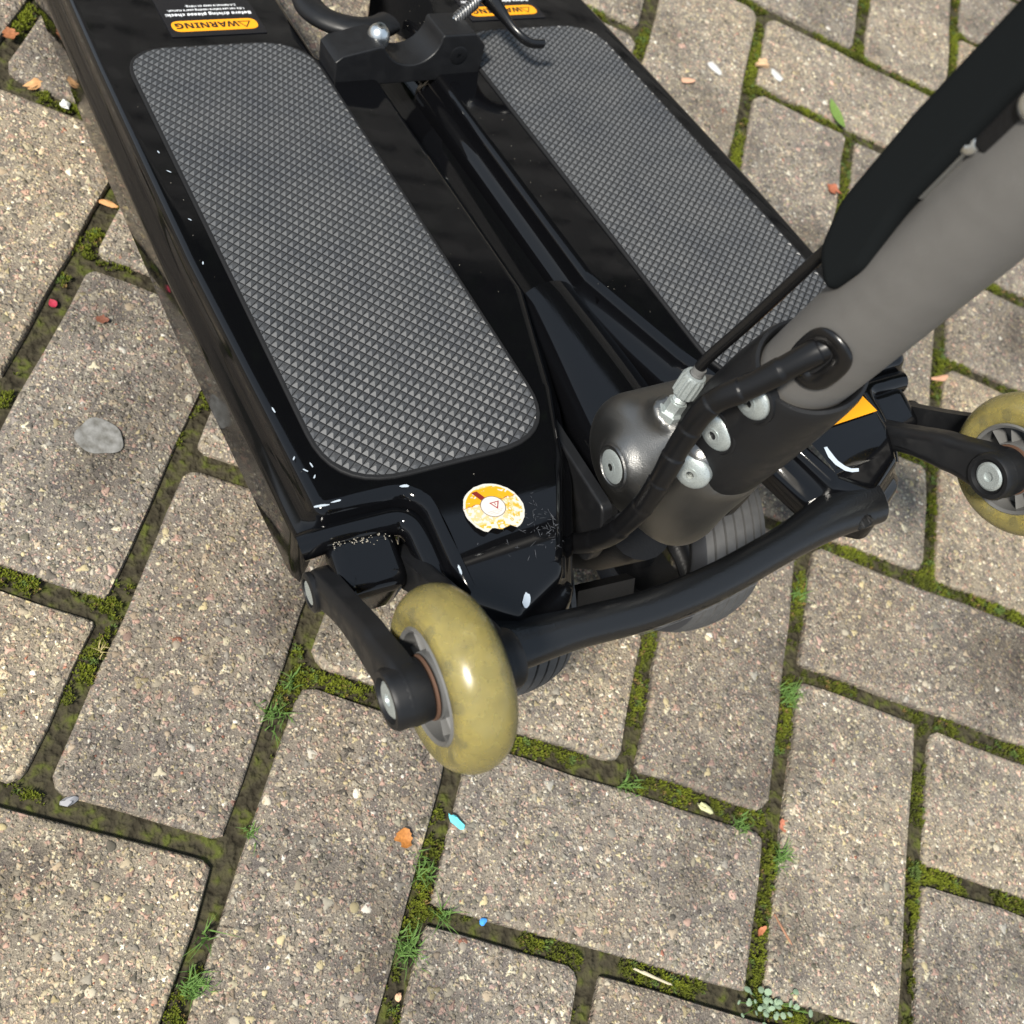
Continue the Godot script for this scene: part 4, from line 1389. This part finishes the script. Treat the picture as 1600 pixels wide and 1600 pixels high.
func build_scooter() -> void:
	var th := deg_to_rad(16.0)
	TD = Transform3D(Basis(Vector3.RIGHT, Vector3(0, cos(th), -sin(th)), Vector3(0, sin(th), cos(th))), Vector3(0, DECK_H, 0))
	var s := thing("mobility_scooter", "black folding mobility scooter with ribbed grey foot mats and amber trolley wheels", "scooter")
	s.transform = Transform3D(Basis(LID, Vector3.UP, FWD), LID * -0.22648708 + FWD * -0.05745269)
	build_deck(s)
	build_front_frame(s)
	build_front_wheel(s, -0.0655); build_front_wheel(s, 0.0655)
	build_head(s)
	build_column(s)
	build_pad(s)
	build_bumper(s)
	trolley_wheel(s, Vector3(-0.1625, 0.241, 0.1015), 0.0372, -0.1875, -0.1375, Vector2(0.181, 0.038), Vector2(0.181, 0.038))
	trolley_wheel(s, Vector3(0.157, 0.252, 0.0975), 0.0372, 0.182, 0.132, Vector2(0.181, 0.038), Vector2(0.181, 0.038))
	build_corner(s, -1.0, Vector2(0.181, 0.038), -0.1625)
	build_corner(s, 1.0, Vector2(0.181, 0.038), 0.157)
	build_rear(s)
	build_labels(s)
	build_wear(s)

# ------------------------------------------------------------------ small things on the ground
func ground(u: float, v: float, y := 0.0) -> Vector3:
	return Vector3(u, y, v)

func leaf(called: String, label: String, category: String, at: Vector3, length: float, width: float, yaw: float, color: Color, curl: float, seed_: int, ragged := 0.0) -> void:
	rng.seed = seed_
	var b := mb()
	var n := 9
	var left := PackedVector3Array()
	var right := PackedVector3Array()
	var midl := PackedVector3Array()
	for k in n + 1:
		var t := float(k) / n
		var w := width * 0.5 * pow(sin(PI * clampf(t * 0.96 + 0.02, 0, 1)), 0.8) * (1.0 + rng.randf_range(-ragged, ragged))
		var y := curl * length * pow(t - 0.5, 2.0) * 2.0 + 0.0005
		left.append(Vector3(-w, y + curl * w * 0.7, (t - 0.5) * length)); right.append(Vector3(w * (1.0 + rng.randf_range(-ragged, ragged)), y + curl * w * 0.9, (t - 0.5) * length)); midl.append(Vector3(0, y, (t - 0.5) * length))
	for k in n:
		b.quad(left[k], left[k + 1], midl[k + 1], midl[k]); b.quad(midl[k], midl[k + 1], right[k + 1], right[k])
		b.quad(midl[k] - Vector3(0, 0.0003, 0), midl[k + 1] - Vector3(0, 0.0003, 0), left[k + 1] - Vector3(0, 0.0003, 0), left[k] - Vector3(0, 0.0003, 0))
		b.quad(right[k] - Vector3(0, 0.0003, 0), right[k + 1] - Vector3(0, 0.0003, 0), midl[k + 1] - Vector3(0, 0.0003, 0), midl[k] - Vector3(0, 0.0003, 0))
	var m := mat(color, 0.7)
	m.albedo_texture = noise_tex(128, 0.04, seed_, [[0.0, Color(0.72, 0.7, 0.6)], [1, Color(1, 1, 1)]])
	m.uv1_triplanar = true; m.uv1_scale = Vector3.ONE / 0.012
	m.backlight_enabled = true; m.backlight = color * 0.5
	var o := solo(called, b.commit(60), m, label, category, at)
	o.rotation.y = yaw

func pebble(called: String, label: String, category: String, at: Vector3, size: Vector3, yaw: float, color: Color, seed_: int) -> void:
	rng.seed = seed_
	var nz := FastNoiseLite.new(); nz.seed = seed_; nz.frequency = 0.9
	var b := mb()
	var rings := []
	for i in 7:
		var ph := PI * i / 6
		var ring := PackedVector3Array()
		for j in 10:
			var a := -TAU * j / 10
			var d := Vector3(sin(ph) * cos(a), cos(ph), sin(ph) * sin(a))
			ring.append(d * size * 0.5 * (1.0 + 0.75 * nz.get_noise_3dv(d * 1.4)))
		rings.append(ring)
	rings.reverse()
	b.loft(rings)
	var o := solo(called, b.commit(40), mat(color, 0.75), label, category, at)
	o.rotation.y = yaw

func tuft(label: String, at: Vector3, n: int, spread: float, height: float, seed_: int, dry := false) -> void:
	rng.seed = seed_
	var o := thing("grass_tuft", label, "grass tuft", at, "grass tufts in the joints")
	var b := mb()
	for k in n:
		var a := rng.randf() * TAU
		var d := Vector3(cos(a), 0, sin(a))
		var base := Vector3(rng.randfn(0, 1), 0, rng.randfn(0, 1)) * spread * 0.35
		base.y = -0.0035
		var ln := height * rng.randf_range(0.5, 1.15)
		var lean := rng.randf_range(0.35, 1.3)
		var w := rng.randf_range(0.0004, 0.0008)
		var side := Vector3(-d.z, 0, d.x) * w
		var prev := base
		for q in 4:
			var t := (q + 1) / 4.0
			var nx := base + d * ln * lean * t * t * 0.8 + Vector3(0, ln * (t - 0.42 * lean * t * t), 0)
			var s0 := side * (1.0 - t + 0.25)
			var s1 := side * (1.0 - t)
			if q < 3: b.quad(prev - s0, prev + s0, nx + s1, nx - s1)
			else: b.tri(prev - s0, prev + s0, nx)
			prev = nx
	part("blades", b.commit(0), M.dry_grass if dry else M.grass, o)

func small_things() -> void:
	leaf("leaf_scrap", "curled orange leaf scrap lying on a block below the amber wheel", "leaf", ground(-0.2388, 0.2945), 0.0115, 0.0095, 0.4, lin(0.55, 0.22, 0.05), 0.35, 301, 0.5)
	leaf("leaf", "long green leaf with a yellow tip beside a joint", "leaf", ground(-0.0185, -0.452), 0.034, 0.0115, 0.55, lin(0.18, 0.30, 0.07), 0.12, 302)
	leaf("leaf_scrap", "red brown leaf scrap beside the handle pad", "leaf", ground(-0.0137, -0.3549), 0.0135, 0.011, -0.3, lin(0.42, 0.14, 0.08), 0.3, 303, 0.4)
	leaf("petal", "small crimson petal in the shaded joint at the left", "petal", ground(-0.5513, 0.0407, -0.004), 0.0065, 0.0052, 0.9, lin(0.5, 0.03, 0.08), 0.3, 304)
	leaf("leaf_scrap", "dark red leaf fragment on the block next to the crimson petal", "leaf", ground(-0.5192, 0.041), 0.008, 0.006, 1.9, lin(0.22, 0.08, 0.05), 0.2, 305, 0.4)
	pebble("plastic_bit", "tiny turquoise plastic bit at the edge of a joint", "litter", ground(-0.2115, 0.2767, 0.0005), Vector3(0.0105, 0.003, 0.0048), -0.5, lin(0.12, 0.55, 0.62), 306)
	pebble("plastic_bit", "tiny bright blue plastic bit in a dark joint", "litter", ground(-0.1803, 0.3261, -0.002), Vector3(0.004, 0.0028, 0.0044), 0.2, lin(0.05, 0.28, 0.7), 307)
	pebble("wood_chip", "pale pink wood chip lying across the joint near the right amber wheel", "wood chip", ground(0.1108, -0.1986, -0.001), Vector3(0.019, 0.003, 0.005), 0.55, lin(0.55, 0.30, 0.19), 308)
	pebble("wood_chip", "pale orange wood chip on a block beside the far foot mat", "wood chip", ground(-0.1697, -0.4053, 0.001), Vector3(0.016, 0.003, 0.0055), 0.6, lin(0.55, 0.32, 0.21), 309)
	pebble("bird_dropping", "white spot on the block beside the far foot mat", "dropping", ground(-0.1465, -0.4373, 0.0002), Vector3(0.015, 0.0012, 0.008), -0.5, lin(0.5, 0.5, 0.485), 310)
	pebble("bird_dropping", "white spot beside the brown seed in the joint", "dropping", ground(-0.0858, -0.4665, 0.0002), Vector3(0.0145, 0.0012, 0.0085), -0.6, lin(0.5, 0.5, 0.485), 311)
	pebble("seed", "round tan seed case lying in the joint at the top", "seed", ground(-0.1018, -0.4719, 0.001), Vector3(0.013, 0.008, 0.009), 0.3, lin(0.5, 0.33, 0.19), 312)
	pebble("wood_chip", "orange chip in the mossy joint by the left side of the deck", "wood chip", ground(-0.551, -0.0473, -0.003), Vector3(0.0125, 0.003, 0.004), 0.1, lin(0.5, 0.26, 0.1), 313)
	pebble("seed", "orange seed husk lying in the joint at the far left", "seed", ground(-0.6312, -0.1173, -0.002), Vector3(0.013, 0.0045, 0.0065), 1.1, lin(0.55, 0.3, 0.13), 314)
	pebble("stone", "small round white stone at the joint beside the deck", "stone", ground(-0.6067, -0.1087, 0.001), Vector3(0.0068, 0.005, 0.0062), 0, lin(0.7, 0.7, 0.68), 315)
	leaf("leaf_scrap", "bright orange leaf scrap in the top left corner", "leaf", ground(-0.6611, -0.1474), 0.011, 0.009, 0.8, lin(0.42, 0.16, 0.07), 0.3, 316, 0.4)
	pebble("stone", "pale stone lodged in the joint under the far left block", "stone", ground(-0.4211, 0.3247, -0.004), Vector3(0.0105, 0.005, 0.0046), 0.7, lin(0.26, 0.26, 0.275), 317)
	leaf("leaf_scrap", "salmon leaf scrap where two joints meet", "leaf", ground(0.0059, 0.2181, -0.002), 0.009, 0.005, 0.4, lin(0.55, 0.2, 0.13), 0.3, 318, 0.3)
	leaf("leaf_scrap", "salmon leaf scrap on the edge of the long mossy joint", "leaf", ground(-0.002, 0.2867, -0.001), 0.0085, 0.004, -0.6, lin(0.55, 0.2, 0.1), 0.4, 319, 0.3)
	pebble("seed", "tiny peach seed in the joint at the bottom edge", "seed", ground(-0.2178, 0.3755, -0.003), Vector3(0.004, 0.003, 0.0045), 0, lin(0.6, 0.36, 0.22), 320)
	pebble("straw", "pale dry straw lying along the lower joint", "straw", ground(-0.0719, 0.3298, -0.0005), Vector3(0.027, 0.0016, 0.0018), -0.12, lin(0.55, 0.48, 0.34), 321)
	pebble("twig", "thin brown twig across the long mossy joint", "twig", ground(0.0121, 0.2813, 0.0), Vector3(0.022, 0.0018, 0.0018), -0.8, lin(0.28, 0.14, 0.08), 322)
	pebble("husk", "pale green husk lying on the moss below the front tyre", "husk", ground(-0.0508, 0.2225, -0.002), Vector3(0.012, 0.004, 0.0042), -0.3, lin(0.45, 0.45, 0.25), 323)
	# old chewing gum trodden flat
	rng.seed = 330
	var go := PackedVector2Array()
	for k in 40:
		var a := TAU * k / 40
		go.append(Vector2(cos(a) * 0.0142, sin(a) * 0.0118) * (1.0 + 0.06 * sin(a * 3.0 + 1.0) + 0.04 * sin(a * 5.0)))
	var gum := mat(lin(0.24, 0.237, 0.23), 0.85)
	gum.albedo_texture = noise_tex(128, 0.03, 331, [[0, Color(0.66, 0.65, 0.62)], [0.5, Color(0.85, 0.85, 0.84)], [1, Color(1, 1, 1)]], false, 5)
	gum.heightmap_enabled = true; gum.heightmap_texture = gum.albedo_texture; gum.heightmap_scale = 0.12
	gum.uv1_triplanar = true; gum.uv1_scale = Vector3.ONE / 0.03
	solo("chewing_gum", slab(go, -0.0001, Transform3D(), 0.0004), gum, "grey flattened chewing gum spot on a block left of the deck", "chewing gum", ground(-0.4894, 0.1187))
	tuft("grass sprouting in the joint left of the near amber wheel", ground(-0.3325, 0.249), 46, 0.011, 0.013, 401)
	tuft("small grass sprout where the joints meet left of the near amber wheel", ground(-0.3305, 0.2265), 22, 0.007, 0.011, 402)
	tuft("thick grass tuft in the lowest joint crossing left of centre", ground(-0.2196, 0.3499), 90, 0.012, 0.013, 403)
	tuft("spiky grass plant at the corner of two blocks beside the blue bit", ground(-0.205, 0.3292), 26, 0.006, 0.017, 404)
	tuft("thin grass in the joint below the turquoise bit", ground(-0.2222, 0.3065), 40, 0.012, 0.012, 405)
	tuft("green grass clump at the joint crossing right of the front tyre", ground(-0.0005, 0.1285), 80, 0.011, 0.014, 406)
	tuft("spidery grass clump in the long joint at lower right", ground(0.006, 0.2395), 50, 0.008, 0.015, 407)
	tuft("dense grass clump at the bottom edge of the left joint", ground(-0.3273, 0.3954), 90, 0.010, 0.012, 408)
	tuft("long bent grass blades in the left joint above the dense clump", ground(-0.3285, 0.372), 14, 0.006, 0.022, 409)
	tuft("small grass sprout in the joint below the front tyre", ground(-0.1061, 0.2231), 34, 0.010, 0.010, 410)
	tuft("dry yellow sprig in the shaded joint at the far left", ground(-0.437, 0.2447), 12, 0.004, 0.012, 411, true)
	tuft("bright green sprout beside the left joint crossing", ground(-0.3231, 0.3144), 30, 0.006, 0.009, 412)
	tuft("grass clump at the end of the joint under the bumper", ground(-0.0010, 0.0511), 40, 0.009, 0.010, 413)
	tuft("low grass clump at the left end of the long joint crossing", ground(-0.0243, 0.2266), 60, 0.010, 0.008, 414)
	# grey-green weed with rounded leaves at the lower edge
	rng.seed = 420
	var weed := thing("weed", "grey green weed with small rounded leaves at the lower edge", "weed", ground(0.0123, 0.3264))
	var wm := mat(lin(0.22, 0.30, 0.20), 0.8)
	wm.backlight_enabled = true; wm.backlight = Color(0.25, 0.35, 0.2)
	var stem := mb()
	for k in 44:
		var a := rng.randf() * TAU
		var d := Vector3(cos(a), 0, sin(a))
		var at := Vector3(rng.randfn(0, 0.011), -0.001 + rng.randf() * 0.004, rng.randfn(0, 0.005))
		var r := rng.randf_range(0.0013, 0.0026)
		var lf := mb(Transform3D(Basis.from_euler(Vector3(rng.randf_range(-0.6, 0.6), a, rng.randf_range(-0.6, 0.6))), at))
		for j in 8:
			lf.tri(Vector3(0, 0.0003, 0), Vector3(cos(TAU * (j + 1) / 8) * r, 0, sin(TAU * (j + 1) / 8) * r * 0.8), Vector3(cos(TAU * j / 8) * r, 0, sin(TAU * j / 8) * r * 0.8))
		part("leaf", lf.commit(0), wm, weed)
		stem.tube(PackedVector3Array([Vector3(at.x * 0.3, -0.008, at.z * 0.3), at]), 0.0003, 5, false)
	part("stem", stem.commit(0), M.grass, weed)

# ------------------------------------------------------------------ surroundings outside the frame that the gloss mirrors
func fence() -> void:
	var wood := mat(lin(0.27, 0.265, 0.255), 0.85)
	wood.albedo_texture = noise_tex(256, 0.02, 91, [[0, Color(0.7, 0.7, 0.7)], [1, Color(1, 1, 1)]])
	wood.uv1_triplanar = true; wood.uv1_scale = Vector3(0.6, 6, 6)
	var f := thing("slatted_fence", "grey horizontal slat fence standing behind the scooter", "fence", Vector3(-0.4, 0, -2.6))
	var bm := BoxMesh.new(); bm.size = Vector3(6.0, 0.06, 0.02)
	var pmesh := BoxMesh.new(); pmesh.size = Vector3(0.09, 1.36, 0.09)
	for k in 15:
		var o := part("slat", bm, wood, f)
		o.position = Vector3(0, 0.1 + k * 0.085, 0)
	for k in 4:
		var o := part("post", pmesh, wood, f)
		o.position = Vector3(-2.85 + k * 1.9, 0.67, -0.056)
	# tall evergreen hedge behind the fence
	var h := thing("hedge", "tall dark evergreen hedge behind the slat fence", "hedge", Vector3(-0.4, 0, -3.25))
	rng.seed = 777
	var lb := mb()
	for k in 6:
		var d := Vector3(rng.randfn(0, 1), rng.randfn(0, 1), rng.randfn(0, 1)).normalized()
		var sd := d.cross(Vector3(0.3, 0.9, 0.2)).normalized()
		lb.quad(d * 0.005, d * 0.03 + sd * 0.012, d * 0.06, d * 0.03 - sd * 0.012)
	var mm := MultiMesh.new()
	mm.transform_format = MultiMesh.TRANSFORM_3D
	mm.use_colors = true
	mm.mesh = lb.commit(0)
	mm.instance_count = 9000
	for i in 9000:
		var p := Vector3(rng.randf_range(-3.4, 3.4), 3.1 * pow(rng.randf(), 0.85), 0.3 - absf(rng.randfn(0, 0.16)))
		if i % 4 == 0: p.y = 3.1 + rng.randfn(0, 0.08)
		if i % 4 == 0: p.z = rng.randf_range(-0.4, 0.3)
		mm.set_instance_transform(i, Transform3D(Basis.from_euler(Vector3(rng.randf() * TAU, rng.randf() * TAU, 0)).scaled(Vector3.ONE * rng.randf_range(0.8, 1.5)), p))
		mm.set_instance_color(i, Color(0.03, 0.055, 0.018) * rng.randf_range(0.6, 1.4))
	var fo := MultiMeshInstance3D.new()
	fo.name = "foliage"
	fo.multimesh = mm
	fo.material_override = M.moss
	fo.set_meta("kind", "stuff")
	h.add_child(fo)
	var core := mb()
	for k in 9:
		var x := -3.2 + k * 0.8
		core.tube(PackedVector3Array([Vector3(x, 0, -0.1), Vector3(x + 0.03, 1.2, -0.12), Vector3(x - 0.02, 2.9, -0.1)]), [0.05, 0.04, 0.015], 8)
	part("trunks", core.commit(60), M.hedge_wood, h)
	var inner := BoxMesh.new(); inner.size = Vector3(6.6, 2.9, 0.3)
	var io := part("inner_twigs", inner, M.hedge_wood, h)
	io.position = Vector3(0, 1.5, -0.25)

func _ready() -> void:
	# camera
	var cam := Camera3D.new()
	cam.name = "camera"
	cam.fov = 53.256
	cam.near = 0.02; cam.far = 200.0
	cam.transform = Transform3D(Basis(Vector3(0.92170607, 0.31492938, -0.22644516), Vector3(-0.33977924, 0.37392291, -0.86297841), Vector3(-0.18710422, 0.8723538, 0.45165348)).orthonormalized(), Vector3(-0.35711527, 0.61060818, 0.38502824))
	var lens := CameraAttributesPhysical.new()
	lens.frustum_focal_length = 23.93
	lens.frustum_focus_distance = 0.50
	lens.frustum_near = 0.02; lens.frustum_far = 200.0
	lens.exposure_aperture = 9.0
	cam.attributes = lens
	add_child(cam)
	cam.current = true
	# sky, exposure
	var env := Environment.new()
	env.background_mode = Environment.BG_SKY
	var sky := Sky.new()
	var sm := ProceduralSkyMaterial.new()
	sm.sky_top_color = Color(0.58, 0.635, 0.70)
	sm.sky_horizon_color = Color(0.78, 0.81, 0.84)
	sm.sky_curve = 0.15
	sm.ground_bottom_color = Color(0.3, 0.29, 0.27)
	sm.ground_horizon_color = Color(0.5, 0.5, 0.48)
	sm.sun_angle_max = 0.0
	sky.sky_material = sm
	env.sky = sky
	env.tonemap_mode = Environment.TONE_MAPPER_LINEAR
	env.tonemap_exposure = 1.68
	env.sdfgi_enabled = true; env.ssao_enabled = true; env.ssil_enabled = true
	var we := WorldEnvironment.new()
	we.name = "world_environment"
	we.environment = env
	add_child(we)
	var sun := DirectionalLight3D.new()
	sun.name = "sun"
	sun.light_color = Color(1.0, 0.975, 0.93)
	sun.light_energy = 1.3
	sun.light_angular_distance = 9.0
	sun.shadow_enabled = true
	add_child(sun)
	sun.look_at_from_position(Vector3(-0.36, 0.80, 0.47), Vector3.ZERO, Vector3.UP)
	make_materials()
	paving()
	build_scooter()
	small_things()
	fence()
